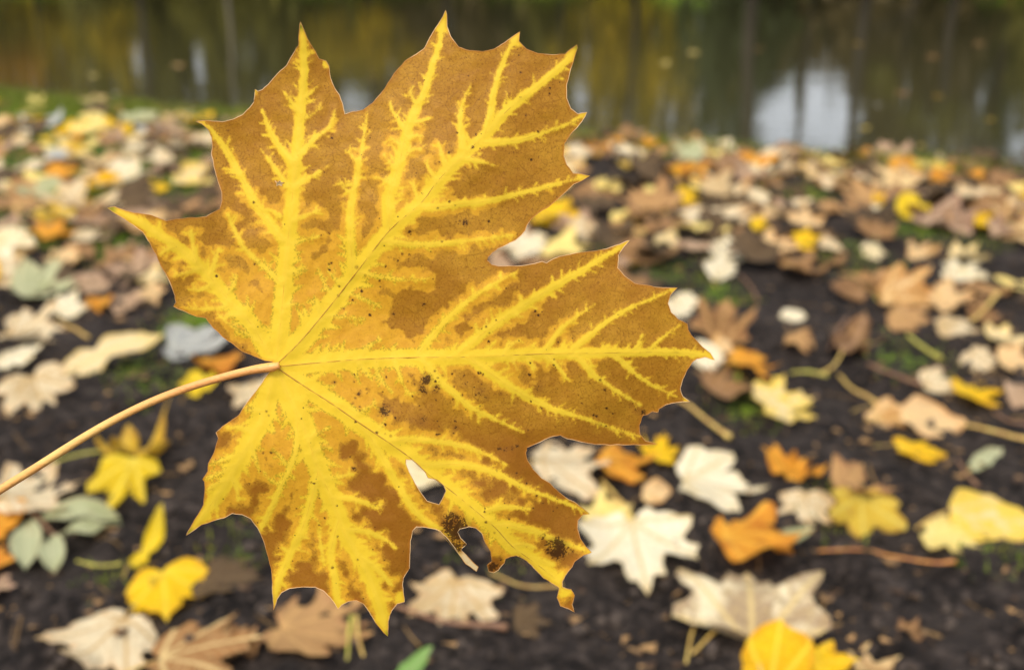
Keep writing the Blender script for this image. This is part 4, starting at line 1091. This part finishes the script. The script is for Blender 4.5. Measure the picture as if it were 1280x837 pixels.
 ((-8, 218, 34, 244), 'M', 'cream', 80, 'pinkish cream leaf in front of the flat cream one', 0, .9),
 ((180, 224, 214, 242), 'S', 'yellow', 90, 'flat yellow leaf in the shade behind the held leaf\'s long drawn-out tip', 0, .7),
 ((98, 248, 158, 264), 'M', 'cream', 90, 'long cream leaf just behind the held leaf\'s long drawn-out tip', 0, .8),
 ((178, 248, 214, 268), 'M', 'pink', 90, 'pinkish leaf in the hollow between the held leaf\'s long tip and shoulder', 0, .9),
 ((214, 196, 262, 236), 'M', 'yelcream', 120, 'broad cream leaf with a yellow lower corner beside the held leaf\'s dark-pointed tooth', 0, .8),
 ((238, 160, 272, 194), 'S', 'cream', 150, 'cream leaf partly behind the dark-pointed tooth of the held leaf', 0, .8),
 ((154, 114, 182, 136), 'S', 'yellow', 60, 'yellow leaf standing on the far grassy edge', 0, .9),
 ((30, 118, 62, 136), 'S', 'pale', 90, 'pale yellow leaf on the far grassy edge', 0, .8),
 ((276, 124, 306, 150), 'S', 'yellow', 80, 'yellow leaf on the far grassy edge against the held leaf', 0, .8),
 ((144, 152, 172, 170), 'S', 'yellow', 90, 'small yellow leaf behind the white elongated leaf', 0, .8),
 ((70, 174, 104, 194), 'S', 'yelcream', 90, 'yellow and cream leaf beside the white elongated leaf', 0, .8),
]
for row in LEAVES:
    box, shape, kind, rot, label, stalk, curl = row
    curl *= 1.35
    add_leaf(box, shape, kind, rot, label, stalk, curl, stalk_mat='orange' if kind in ('olive', 'orange') else 'straw')

# compound leaf with four leaflets
def leaflet_strip(a, b, wid, seed, lift=.004, cup=.25):
    r = np.random.default_rng(seed)
    A = ground(*a); B = ground(*b)
    d = B - A; L = np.linalg.norm(d); d /= L
    nrm = np.array([-d[1], d[0], 0])
    prof = [.06, .45, .75, .95, 1.0, .96, .82, .55, .06]
    V = []; F_ = []; vd = []; rim = []
    for i, p_ in enumerate(prof):
        t = i / (len(prof) - 1)
        c = A + d * L * t
        for j, w_ in enumerate((-1, -.5, 0, .5, 1)):
            q = c + nrm * wid * .5 * p_ * w_
            q[2] = terrain(q[0], q[1]) + lift + cup * wid * (abs(w_) ** 1.5 * .6) + .012 * math.sin(t * math.pi) + r.normal(0, .0006)
            V.append(q); vd.append(abs(w_) * .3); rim.append(abs(w_))
    for i in range(len(prof) - 1):
        for j in range(4):
            k = i * 5 + j
            F_.append((k, k + 1, k + 6, k + 5))
    return V, F_, {'vd': vd, 'rim': rim}
B0 = ground(40, 645); B0[2] = terrain(B0[0], B0[1])
cl = empty('compound_leaf', B0)
tag(cl, 'grey-green compound leaf with four drooping leaflets beside the orange-yellow leaves', 'leaf')
for i, (a, b, w_) in enumerate([((52, 650), (148, 640), .046), ((70, 668), (152, 660), .030), ((36, 652), (34, 722), .034), ((60, 670), (70, 722), .030)]):
    V_, F_, at = leaflet_strip(a, b, w_, 70 + i)
    mesh_obj('leaflet', np.array(V_) - B0, F_, KINDS['greyg'], cl, attrs=dict(at, al=at['vd']))
rp = []
for q in [(28, 632), (40, 645), (52, 656), (66, 668), (74, 670)]:
    g_ = ground(*q); rp.append((g_[0], g_[1], terrain(g_[0], g_[1]) + .012))
V_, F_ = tube_geo(np.array(catmull(rp, 3)) - B0, np.full(13, .0018), 6)
mesh_obj('leaf_axis', V_, F_, M_STALK['brown'], cl)

# loose stalks and twigs: pixel polyline, radius (m), material, label
TWIGS = [
 ([(845, 508), (880, 532), (911, 556)], .0042, 'straw', 'thick straw-coloured leaf stalk lying on dark soil below the held leaf\'s side lobe'),
 ([(1022, 697), (1110, 697), (1194, 706)], .0022, 'orange', 'long thin orange stalk running out from the big flat orange leaf'),
 ([(486, 780), (560, 806), (634, 822)], .0036, 'brown', 'brown twig sloping past the fresh green leaf'),
 ([(436, 850), (438, 815), (441, 792)], .0022, 'green', 'greenish stalk sticking up from the shell-curled leaf'),
 ([(456, 850), (449, 820), (447, 795)], .0022, 'straw', 'straw stalk standing next to the greenish stalk'),
 ([(612, 735), (655, 747), (702, 745)], .0018, 'straw', 'pale thin stalk trailing from the face-down cream leaf'),
 ([(96, 703), (125, 708), (152, 704)], .0022, 'green', 'curved greenish stalk beside the rolled yellow leaf'),
 ([(1133, 425), (1152, 442), (1173, 459)], .0045, 'green', 'short olive stalk on mossy soil'),
 ([(1084, 458), (1115, 468), (1152, 481)], .0042, 'brown', 'reddish brown twig on mossy soil near the olive stalk'),
 ([(1048, 464), (1070, 484), (1098, 500)], .0035, 'straw', 'straw stalk leading to the cream-tan leaf'),
 ([(1204, 538), (1240, 550), (1290, 558)], .0040, 'straw', 'dull straw stalk running past the small clean yellow leaf'),
 ([(1196, 574), (1208, 590), (1222, 606)], .0030, 'brown', 'short brown stalk below the small grey-green oval leaf'),
 ([(752, 604), (768, 622), (786, 641)], .0032, 'straw', 'straw stalk between the pale yellow leaf and the golden orange leaf'),
 ([(66, 588), (102, 574), (142, 568)], .0026, 'green', 'dull green stalk under the held stalk'),
 ([(68, 414), (90, 421), (112, 432)], .0032, 'straw', 'thin straw stalk below the large flat cream leaf'),
 ([(988, 468), (1010, 470), (1034, 474)], .0035, 'green', 'greenish stalk above the cream leaf with yellow side'),
 ([(1213, 402), (1230, 387), (1248, 370)], .0055, 'straw', 'straw stalk lying across the brown tan leaf'),
 ([(856, 850), (862, 815), (870, 788)], .0020, 'straw', 'upright stalk under the mottled cream leaf'),
 ([(864, 838), (890, 812), (922, 786)], .0024, 'straw', 'slanting stalk under the mottled cream leaf'),
 ([(1240, 520), (1262, 535), (1290, 540)], .0030, 'brown', 'dark twig beside the pale pinkish leaf'),
 ([(1035, 446), (1046, 424), (1058, 404)], .0034, 'brown', 'brown twig leaning on the hooked dry leaf'),
 ([(925, 342), (940, 355), (948, 372)], .0030, 'brown', 'short bent twig beside the round cream leaf'),
]
for pl_, r_, mt, lab in TWIGS:
    pts = []
    for q in catmull(np.array(pl_, float), 4):
        g_ = ground(*q)
        pts.append((g_[0], g_[1], terrain(g_[0], g_[1]) + r_ + .006))
    pts = np.array(pts)
    zl = np.linspace(pts[:3, 2].mean(), pts[-3:, 2].mean(), len(pts))
    pts[:, 2] = .3 * pts[:, 2] + .7 * np.maximum(zl, pts[:, 2].mean())
    b_ = pts.mean(0)
    k = len(pts)
    rad = r_ * .75 * (0.75 + .35 * np.linspace(0, 1, k) ** 2)
    rad[-1] *= 1.35
    V_, F_ = tube_geo(pts - b_, rad, 7)
    o = mesh_obj('twig' if mt == 'brown' else 'leaf_stalk', V_, F_, M_STALK[mt])
    o.location = b_
    tag(o, lab, 'twig' if mt == 'brown' else 'stalk')

# ---- scattered litter
boxes = np.array([r_[0] for r_ in LEAVES], float)
def density(px, py):
    d = 1.0
    if py > 470: return 0.03
    if px > 780 and py > 330: d = .07 if px < 1090 else .28
    if px > 780 and 300 < py <= 330: d = .4
    if px < 420 and py > 400: d = .14
    if px < 420 and 300 < py <= 400: d = .5
    if px < 420 and py <= 300: d = .62
    if py < 150 and px < 420: d *= .3
    if px > 760 and py < 140 + (px - 300) * .075: d *= .55
    return d
PAL_W = [('tan', 4), ('pink', 2.5), ('brown', 9), ('dark', 16), ('cream', 4.5), ('yelcream', 2), ('orancream', 1.8), ('yellow', 1.9), ('orange', .5), ('white', 1.6), ('ochre', 1.5), ('pale', 2.4), ('greyg', 1.4), ('grey', 1.4), ('mottled', 2)]
SL = {'tan': 'tan dry', 'pink': 'pinkish dry', 'brown': 'brown withered', 'dark': 'dark rotting', 'cream': 'cream', 'yelcream': 'cream and yellow', 'orancream': 'orange-flushed cream',
      'yellow': 'bright yellow', 'orange': 'orange', 'white': 'bleached white', 'ochre': 'ochre', 'pale': 'pale yellow', 'greyg': 'grey-green', 'grey': 'grey', 'mottled': 'mottled brown'}
names_, wts = zip(*PAL_W)
sr = random.Random(21)
cands = []
tries = 0
while len(cands) < 1080 and tries < 40000:
    tries += 1
    px = sr.uniform(-160, 1440)
    # even on the ground: sample depth then convert
    y = sr.uniform(1.2, 5.6) ** 1.0
    x_ = sr.uniform(-3.4, 3.4)
    if shore_s(np.array([x_]), np.array([y]))[0] > .06: continue
    u, v, d_ = project(np.array([[x_, y, 0.0]]))
    u, v = u[0], v[0]
    if not (-200 < u < 1480 and 90 < v < 900): continue
    if sr.random() > density(u, v): continue
    if v > 370 and ((boxes[:, 0] - 28 < u) & (boxes[:, 2] + 28 > u) & (boxes[:, 1] - 22 < v) & (boxes[:, 3] + 26 > v)).any(): continue
    cands.append((x_, y, u, v))
cands.sort(key=lambda c: -c[3])
def scat_world(x_, y, sz, shape, seed, curl, rings):
    P, faces, attrs = leaf_geo(shape, seed, curl, rings, 1)
    rot = sr.uniform(0, 6.28); tilt = sr.uniform(-.15, .38)
    return place(P, rot, tilt, sz, x_, y), faces, attrs
n_ind = 0
USED = set()
SHN = {'M': 'jagged', 'S': 'lobed', 'B': 'blunt-lobed', 'R': 'oval', 'O': 'narrow'}
import re
HANDLE = []
for r_ in LEAVES:
    t = re.split(r" (?=(?:with|lying|beside|on|in|behind|under|between|standing|just|half|crossed|framed|against|alone|first|middle|last|next|below|above|rolled|folded|pressed|sunk|ending|curled|touching|beneath|partly|overlapped|sloping|at|near|across|by|tucked|arched|hugging|past|crumpled|face|pointing)\b)", r_[4])[0].rstrip(',')
    HANDLE.append(' '.join(t.split()[:5]))
stuffV, stuffF, stuffA, off = {}, {}, {}, {}
hidden = inside(OUTL, np.array([(c[2], c[3]) for c in cands]))
for ci, (x_, y, u, v) in enumerate(cands):
    kind = sr.choices(names_, wts)[0]
    if sr.random() < .16 and v < 250: kind = sr.choice(['yellow', 'cream', 'white', 'pale', 'orange'])
    shape = sr.choices(['M', 'S', 'B', 'R', 'O'], [5, 4, 2, .8, .6])[0]
    sz = sr.uniform(.06, .145) * (1.0 if shape != 'O' else .8)
    in_box = ((boxes[:, 0] < u) & (boxes[:, 2] > u) & (boxes[:, 1] < v) & (boxes[:, 3] > v)).any()
    if in_box and kind not in ('dark', 'brown'): kind = sr.choice(['dark', 'brown', 'tan', 'pink'])
    if in_box: sz *= .8
    visible = (0 < u < W0) and (0 < v < H0) and not hidden[ci]
    curl = sr.uniform(.5, 1.3)
    if visible and n_ind < 185 and not in_box:
        n_ind += 1
        Wd, faces, attrs = scat_world(x_, y, sz, shape, 5000 + ci, curl, (.3, .62, .86, 1.0))
        Wd[:, 2] += sr.uniform(0, .012)
        org = Wd.mean(0); org[2] = Wd[:, 2].min()
        o = mesh_obj('fallen_leaf', Wd - org, faces, KINDS[kind], attrs=attrs)
        o.location = org
        hx = (boxes[:, 0] + boxes[:, 2]) / 2; hy = (boxes[:, 1] + boxes[:, 3]) / 2
        hi = int(np.argmin((hx - u) ** 2 + ((hy - v) * 2.2) ** 2))
        rel = 'behind' if v < hy[hi] - 6 else ('in front of' if v > hy[hi] + 6 else 'beside')
        lab = 'small %s %s leaf %s the %s' % (SHN[shape], SL[kind], rel, HANDLE[hi])
        if lab in USED:
            for h2 in np.argsort((hx - u) ** 2 + ((hy - v) * 2.2) ** 2)[1:6]:
                lab = 'small %s %s leaf between the %s and the %s' % (SHN[shape], SL[kind], ' '.join(HANDLE[hi].split()[-3:]), ' '.join(HANDLE[int(h2)].split()[-3:]))
                if lab not in USED: break
        USED.add(lab)
        tag(o, lab, 'leaf', 'scattered %s leaves' % SL[kind])
    else:
        Wd, faces, attrs = scat_world(x_, y, sz, shape, 5000 + ci, curl, (.45, .8, 1.0))
        if in_box: Wd[:, 2] -= .004
        fl = []
        k0 = off.get(kind, 0)
        for f in faces:
            if len(f) == 4: fl += [(f[0] + k0, f[1] + k0, f[2] + k0), (f[0] + k0, f[2] + k0, f[3] + k0)]
            else: fl.append(tuple(q + k0 for q in f))
        stuffV.setdefault(kind, []).append(Wd); stuffF.setdefault(kind, []).extend(fl)
        stuffA.setdefault(kind, []).append((attrs['vd'], attrs['rim'], attrs['al']))
        off[kind] = k0 + len(Wd)
# one object for the rest of the litter, one material slot per colour
allV, allF, allM, vdA, rimA, alA = [], [], [], [], [], []
base = 0; mats = []
for kind in stuffV:
    V_ = np.vstack(stuffV[kind]); F_ = np.array(stuffF[kind]) + base
    allV.append(V_); allF.append(F_); allM.append(np.full(len(F_), len(mats))); mats.append(KINDS[kind])
    vdA.append(np.concatenate([a[0] for a in stuffA[kind]])); rimA.append(np.concatenate([a[1] for a in stuffA[kind]])); alA.append(np.concatenate([a[2] for a in stuffA[kind]]))
    base += len(V_)
lit = fast_mesh('leaf_litter', np.vstack(allV), np.vstack(allF), None, smooth=True, attrs={'vd': np.concatenate(vdA), 'rim': np.concatenate(rimA), 'al': np.concatenate(alA)})
for m_ in mats: lit.data.materials.append(m_)
lit.data.polygons.foreach_set('material_index', np.concatenate(allM).astype(np.int32))
tag(lit, 'thick litter of small dead leaves covering the bank', None, None, 'stuff')

# ---- grass blades in the mossy patches
gr_m, nt = new_mat('grass_blade'); n = N(nt)
tc = n.node('ShaderNodeTexCoord').outputs['Object']
q = n.noise(tc, 25, 2, .5)
n.leaf_out(n.mix(n.step(q, .35, .65), lin(80, 98, 30), lin(138, 144, 50)), .5, .35)
GV, GF = [], []
gi = 0
gr = random.Random(3)
mk = []
for (mx_, my_, mr_, ms_) in MOSS:
    c = ground(mx_, my_); e = ground(mx_ + mr_, my_)
    mk.append((c[0], c[1], abs(e[0] - c[0]), ms_))
def blade(x_, y, hh):
    global gi
    z = -.002
    a = gr.uniform(0, 6.28); w_ = gr.uniform(.0012, .0026)
    dx, dy = math.cos(a), math.sin(a); lean = gr.uniform(.1, .9) * hh; b_ = gr.uniform(0, 6.28)
    lx, ly = math.cos(b_) * lean, math.sin(b_) * lean
    GV.extend([(x_ - dx * w_, y - dy * w_, z), (x_ + dx * w_, y + dy * w_, z), (x_ + dx * w_ * .7 + lx * .35, y + dy * w_ * .7 + ly * .35, z + hh * .6),
               (x_ - dx * w_ * .7 + lx * .35, y - dy * w_ * .7 + ly * .35, z + hh * .6), (x_ + lx, y + ly, z + hh)])
    GF.extend([(gi, gi + 1, gi + 2), (gi, gi + 2, gi + 3), (gi + 3, gi + 2, gi + 4)])
    gi += 5
for (cx, cy, R, ms_) in mk:
    for k in range(int((50 if cy < 1.9 else 140 if cx > .2 else 600) + 700 * min(R, .8) * ms_)):
        a = gr.uniform(0, 6.28); rr = R * math.sqrt(gr.random()) * 1.1
        x_, y = cx + math.cos(a) * rr, cy + math.sin(a) * rr * 1.5
        if y < .9 or shore_s(np.array([x_]), np.array([y]))[0] > .05: continue
        blade(x_, y, gr.uniform(.006, .016) * (1.0 if cy < 2.5 else 1.5))
for k in range(16000):
    t = gr.uniform(-1.0, 6.0) if k % 3 else gr.uniform(-.5, 2.4); s_ = -abs(gr.gauss(0, .13 if t > 2.4 else .26)) + .06
    p_ = SH_A[:2] + sh_dir * t + sh_n * s_
    if shore_s(p_[:1], p_[1:2])[0] > .12: continue
    blade(p_[0], p_[1], gr.uniform(.02, .055))
GV = np.array(GV)
GV[:, 2] += np.repeat(terrain(GV[::5, 0], GV[::5, 1]), 5)
gob = fast_mesh('grass', GV, GF, gr_m)
tag(gob, 'short green grass and moss along the bank', None, None, 'stuff')

# ---- crumbs of soil
CV, CF = [], []
cr = np.random.default_rng(8)
octv = np.array([(1, 0, 0), (-1, 0, 0), (0, 1, 0), (0, -1, 0), (0, 0, 1), (0, 0, -1)], float)
octf = [(0, 2, 4), (2, 1, 4), (1, 3, 4), (3, 0, 4), (2, 0, 5), (1, 2, 5), (3, 1, 5), (0, 3, 5)]
N_C = 5000
cx = cr.uniform(-1.6, 2.2, N_C); cy = .75 + 2.6 * cr.random(N_C) ** 1.6
cz = terrain(cx, cy)
for i in range(N_C):
    r_ = .0015 + .010 * cr.random() ** 5
    v_ = octv * cr.uniform(.6, 1.3, (6, 3)) * r_ + (cx[i], cy[i], cz[i] + r_ * .3)
    CV.append(v_); CF += [tuple(q + 6 * i for q in f) for f in octf]
cro = fast_mesh('soil_crumbs', np.vstack(CV), CF, solid('crumb_soil', lin(52, 45, 42), lin(84, 74, 66), 200, .9, .2))
tag(cro, 'small crumbs and grit lying on the soil', None, None, 'stuff')

# ---- flecks of broken leaf on the soil
FV, FF = [], []
N_F = 6500
fx = cr.uniform(-1.5, 2.2, N_F); fy = .75 + 3.0 * cr.random(N_F) ** 1.3
fz = terrain(fx, fy)
for i in range(N_F):
    r_ = .0022 + .011 * cr.random() ** 4
    k = 5
    an = np.sort(cr.uniform(0, 6.28, k))
    ring = np.stack([np.cos(an) * r_ * cr.uniform(.5, 1.2, k), np.sin(an) * r_ * cr.uniform(.4, 1.0, k), cr.uniform(0, .6, k) * r_], 1) + (fx[i], fy[i], fz[i] + .002)
    b_ = len(FV)
    FV.extend(ring); FF += [(b_, b_ + 1, b_ + 2), (b_, b_ + 2, b_ + 3), (b_, b_ + 3, b_ + 4)]
m, nt = new_mat('leaf_fleck'); n = N(nt)
tc = n.node('ShaderNodeTexCoord').outputs['Object']
q = n.noise(tc, 40, 2, .5)
n.leaf_out(n.mix(n.step(q, .4, .62), lin(70, 52, 38), lin(170, 134, 88)), .7, .15)
fo = fast_mesh('leaf_flecks', np.array(FV), FF, m)
tag(fo, 'tiny brown flecks of broken leaf on the soil', None, None, 'stuff')

# ---- broken bits of stalk and rootlets strewn over the soil
SV, SF = [], []
for i in range(420):
    x_, y = cr.uniform(-1.3, 2.0), .8 + 2.6 * cr.random() ** 1.4
    a = cr.uniform(0, 6.28); L = cr.uniform(.015, .07); bd = cr.uniform(-.8, .8)
    t = np.linspace(0, 1, 5)
    xs_ = x_ + np.cumsum(np.cos(a + bd * t)) * L / 5; ys_ = y + np.cumsum(np.sin(a + bd * t)) * L / 5
    p3 = np.stack([xs_, ys_, terrain(xs_, ys_) + .002], 1)
    v_, f_ = tube_geo(p3, np.full(5, cr.uniform(.0005, .0012)), 4)
    o_ = len(SV); SV.extend(v_); SF.extend([tuple(q + o_ for q in g_) for g_ in f_])
so = mesh_obj('stalk_litter', SV, SF, solid('old_stalk', lin(84, 64, 46), lin(150, 120, 76), 9, .7, .2))
tag(so, 'broken bits of old stalk strewn over the soil', None, None, 'stuff')

# ------------------------------------------------------------------ far bank: trees mirrored in the pond
def refl(px, py, D):
    """point at ground distance D whose mirror image in the water shows at that place in the view"""
    d = ray(px, py)
    t = D / d[1]
    return np.array([CAM[0] + d[0] * t, D, 2 * WATER_Z - (CAM[2] + d[2] * t)])

def foliage_mat(name, c1, c2):
    m, nt = new_mat(name); n = N(nt)
    tc = n.node('ShaderNodeTexCoord').outputs['Object']
    q = n.noise(tc, 1.5, 3, .6)
    n.leaf_out(n.mix(n.step(q, .35, .65), c1, c2), .6, .35)
    return m
FM = {'yellow': foliage_mat('far_yellow_foliage', lin(224, 194, 36), lin(92, 88, 34)), 'olive': foliage_mat('far_olive_foliage', lin(124, 118, 44), lin(98, 96, 38)),
      'gold': foliage_mat('far_gold_foliage', lin(186, 136, 30), lin(150, 112, 30)), 'brown': foliage_mat('far_brown_foliage', lin(112, 96, 56), lin(88, 76, 48)),
      'green': foliage_mat('far_green_foliage', lin(70, 80, 38), lin(56, 66, 32))}
BARK = solid('bark', lin(72, 64, 54), lin(48, 43, 38), 6, .9, .2)
BARK_L = solid('pale_bark', lin(140, 130, 112), lin(104, 96, 82), 6, .9, .2)
fr_ = np.random.default_rng(77)

def cards(centres, size):
    k = len(centres)
    a = fr_.normal(0, 1, (k, 3)); a /= np.linalg.norm(a, axis=1)[:, None]
    b = np.cross(a, fr_.normal(0, 1, (k, 3))); b /= np.linalg.norm(b, axis=1)[:, None]
    s = (size * fr_.uniform(.6, 1.3, k))[:, None]
    V = np.stack([centres - a * s, centres + b * s * .55, centres + a * s, centres - b * s * .55], 1).reshape(-1, 3)
    i = np.arange(k) * 4
    T = np.concatenate([np.stack([i, i + 1, i + 2], 1), np.stack([i, i + 2, i + 3], 1)])
    return V, T

def trunk_geo(base, h, r, limbs=6, lean=0.0):
    V, F_ = [], []
    def add(p, rd, sides):
        v, f = tube_geo(p, rd, sides)
        o = len(V); V.extend(v); F_.extend([tuple(q + o for q in t) for t in f])
    pts = np.array([(fr_.normal(0, .06) * k + lean * k * h / 6, fr_.normal(0, .06) * k, h * k / 6) for k in range(7)])
    pts[0, 2] = -.4
    add(pts, np.linspace(r, r * .35, 7), 8)
    for k in range(limbs):
        t = fr_.uniform(.3, .95); p0 = np.array([np.interp(t * 6, range(7), pts[:, q]) for q in range(3)])
        an = fr_.uniform(0, 6.28); L = h * fr_.uniform(.18, .38)
        d = np.array([math.cos(an), math.sin(an), fr_.uniform(.4, 1.1)]); d /= np.linalg.norm(d)
        q = np.array([p0 + d * L * j / 4 + np.array([0, 0, .05 * L * (j / 4) ** 2]) + fr_.normal(0, .03 * L, 3) * (j > 0) for j in range(5)])
        add(q, np.linspace(r * .4, r * .08, 5), 6)
    return V, F_

def tree(name, px, D, h, r, label, clumps, fol, card=.16, dens=1.0, bark=None, limbs=6, cat='tree'):
    """clumps: list of (px, py, rx, ry in px) crown masses"""
    if px < 930: D += 20
    d = ray(px, 100); bx = d[0] / d[1] * D
    bz = float(terrain(bx, D))
    root = empty(name, (bx, D, bz))
    tag(root, label, cat, 'trees and shrubs on the far bank')
    V_, F_ = trunk_geo((0, 0, 0), h, r, limbs, fr_.uniform(-.02, .02))
    mesh_obj('trunk' if cat == 'tree' else 'stems', V_, F_, bark or BARK, root)
    cs = []
    for (cx, cy, rx, ry) in clumps:
        c = refl(cx, cy, D); e = refl(cx + rx, cy, D); f = refl(cx, cy + ry, D)
        RX = abs(e[0] - c[0]); RZ = abs(f[2] - c[2]); RY = min(RX, RZ) * 1.1 + .3
        k = int(dens * 80 * RX * RZ / (card * card) / 10) + 30
        # sub-clumps give an uneven outline
        sub = max(4, int(k / 45))
        sc_ = fr_.normal(0, .48, (sub, 3)) * (RX, RY, RZ)
        w_ = fr_.integers(0, sub, k)
        p_ = sc_[w_] + fr_.normal(0, .17, (k, 3)) * (RX, RY, RZ)
        cs.append(p_ + c)
    if cs:
        P = np.vstack(cs)
        gz = terrain(P[:, 0], P[:, 1])
        P = P[P[:, 2] > np.maximum(gz, WATER_Z) + .05]
        V_, T_ = cards(P - np.array([bx, D, bz]), card)
        fast_mesh('crown' if cat == 'tree' else 'foliage', V_, T_, FM[fol], parent=root)
    return root

# bright understorey shrubs along the water
tree('shrub', 20, 25, 1.6, .05, 'golden shrub at the end of the opposite bank', [(15, 85, 55, 26)], 'gold', .12, 1.1, limbs=9, cat='shrub')
tree('shrub', 110, 26, 2.0, .05, 'yellow-green shrub beside the golden shrub on the opposite bank', [(105, 45, 70, 30), (140, 75, 40, 22)], 'yellow', .12, .7, limbs=9, cat='shrub')
tree('shrub', 430, 26, 2.4, .05, 'wide bright yellow shrub facing the held leaf from the opposite bank', [(430, 62, 70, 26), (500, 75, 50, 20), (470, 30, 60, 15)], 'yellow', .12, 1.0, limbs=9, cat='shrub')
tree('shrub', 735, 27, 2.4, .05, 'yellow shrub behind the held leaf\'s upper lobe tip on the opposite bank', [(725, 85, 55, 26), (770, 50, 40, 20)], 'yellow', .12, .8, limbs=9, cat='shrub')
tree('shrub', 880, 26, 2.4, .05, 'loose yellow-green shrub next to the gap of open sky on the opposite bank', [(875, 80, 60, 26), (815, 100, 40, 26), (900, 115, 35, 24)], 'yellow', .12, .7, limbs=9, cat='shrub')
tree('shrub', 1130, 25, 1.8, .05, 'olive shrub past the gap of open sky on the opposite bank', [(1150, 160, 60, 26), (1100, 100, 40, 20)], 'olive', .12, .7, limbs=9, cat='shrub')
# trunks: (px, D, height, radius, pale?)
TR = [(-120, 29, 12, .22, 0), (60, 33, 13, .2, 0), (188, 27, 12, .22, 0), (228, 30, 11, .16, 0), (292, 26, 11, .14, 1), (345, 31, 13, .2, 0), (405, 34, 12, .18, 0), (465, 29, 12, .2, 0), (560, 28, 13, .22, 0), (640, 32, 12, .2, 0),
      (700, 30, 12, .16, 0), (790, 28, 12, .18, 0), (850, 33, 12, .2, 0), (932, 27, 13, .25, 0), (1004, 29, 10, .11, 0), (1072, 27, 12, .2, 0), (1125, 31, 12, .18, 0),
      (1180, 29, 12, .2, 0), (1245, 33, 12, .2, 0), (1340, 28, 13, .22, 0)]
# gaps of open sky in the mirror image: (px, py, rx, ry)
GAPS = [(974, 152, 32, 58), (1032, 152, 38, 66), (170, 72, 13, 15), (250, 86, 10, 17), (312, 68, 17, 8), (440, 132, 16, 11), (492, 88, 12, 11), (722, 126, 17, 14), (335, 125, 9, 7), (735, 70, 8, 6), (1280, 182, 20, 18),
        (1185, 178, 9, 10), (840, 150, 9, 9), (1225, 120, 9, 5)]
NBG = 52000
bp = np.stack([fr_.uniform(-420, 1700, NBG), np.abs(fr_.normal(0, 1, NBG)) * 130 - 45], 1)
bp = np.vstack([bp, np.stack([fr_.uniform(-420, 1700, 9000), fr_.uniform(160, 480, 9000)], 1)])
bad = np.zeros(len(bp), bool)
for gx_, gy_, rx, ry in GAPS:
    wv = 1 + 1.1 * vnoise(bp[:, 0] * .11, bp[:, 1] * .09)
    bad |= ((bp[:, 0] - gx_) / (rx * wv)) ** 2 + ((bp[:, 1] - gy_) / (ry * wv)) ** 2 < 1
bp = bp[~bad | (fr_.random(len(bp)) < .02)]
tx = np.array([t[0] for t in TR])
own = np.argmin(np.abs(bp[:, :1] + fr_.normal(0, 25, (len(bp), 1)) - tx[None]), 1)
FOLS = ['olive', 'yellow', 'olive', 'brown', 'olive', 'olive', 'yellow', 'olive', 'brown', 'green', 'olive', 'yellow', 'brown', 'green', 'brown', 'brown', 'olive', 'brown', 'green', 'olive']
desc = ['broad-crowned', 'slender', 'dark', 'leaning', 'pale-barked', 'tall', 'dense', 'thin-crowned', 'thick-trunked', 'straight']
for i, (px, D, h, r, pale) in enumerate(TR):
    if px < 930: D += 18; h += 6
    d = ray(px, 100); bx = d[0] / d[1] * D; bz = float(terrain(bx, D))
    root = empty('tree', (bx, D, bz))
    sh_ = min(((20, 'golden shrub'), (110, 'yellow-green shrub'), (430, 'wide bright yellow shrub'), (735, 'yellow shrub'), (880, 'loose yellow-green shrub'), (1130, 'olive shrub')), key=lambda q: abs(q[0] - px))
    tag(root, '%s %s-leaved tree with %s trunk on the far bank, %s the %s' % (desc[i % 10], FOLS[i], 'pale' if pale else ('thick' if r > .19 else 'thin'), 'behind' if abs(sh_[0] - px) < 60 else 'beyond', sh_[1]), 'tree', 'trees on the far bank')
    V_, F_ = trunk_geo((0, 0, 0), h, r * .75, 9, fr_.uniform(-.02, .02))
    mesh_obj('trunk', V_, F_, BARK_L if pale else BARK, root)
    sel = bp[own == i]
    if len(sel):
        dd = D + fr_.uniform(1.0, 9.0, len(sel))
        P = np.array([refl(a, b, q) for (a, b), q in zip(sel, dd)])
        gz = terrain(P[:, 0], P[:, 1])
        P = P[P[:, 2] > gz + .02]
        V_, T_ = cards(P - np.array([bx, D, bz]), .46 if px < 930 else .30)
        fast_mesh('crown', V_, T_, FM[FOLS[i]], parent=root)

# ---- leaves afloat on the pond
for i, (px, py, w_, kind) in enumerate([(1128, 117, .10, 'tan'), (1170, 120, .08, 'ochre'), (1165, 72, .16, 'tan'), (1222, 55, .14, 'tan'), (1080, 160, .07, 'pale'), (864, 66, .16, 'pale'), (836, 80, .14, 'pale'),
                                  (1150, 182, .05, 'pale'), (220, 82, .12, 'orancream'), (112, 95, .10, 'pale'), (145, 118, .06, 'white'), (1075, 55, .12, 'ochre'), (1100, 132, .07, 'grey'), (945, 62, .12, 'tan'), (760, 40, .14, 'ochre'), (1240, 150, .06, 'ochre')]):
    p_ = ground(px, py, WATER_Z)
    P, faces, attrs = leaf_geo('S', 9000 + i, .5, (.4, .75, 1.0), 1)
    a = random.uniform(0, 6.28)
    X = P[:, 0] * math.cos(a) - P[:, 1] * math.sin(a); Y = P[:, 0] * math.sin(a) + P[:, 1] * math.cos(a)
    V_ = np.stack([X, Y, P[:, 2] - P[:, 2].min()], 1) * w_ * .68
    o = mesh_obj('floating_leaf', V_, faces, KINDS[kind], attrs=attrs)
    o.location = (p_[0], p_[1], WATER_Z + .001)
    tag(o, 'small %s leaf afloat on the dark pond water' % SL[kind], 'leaf', 'leaves afloat on the pond')
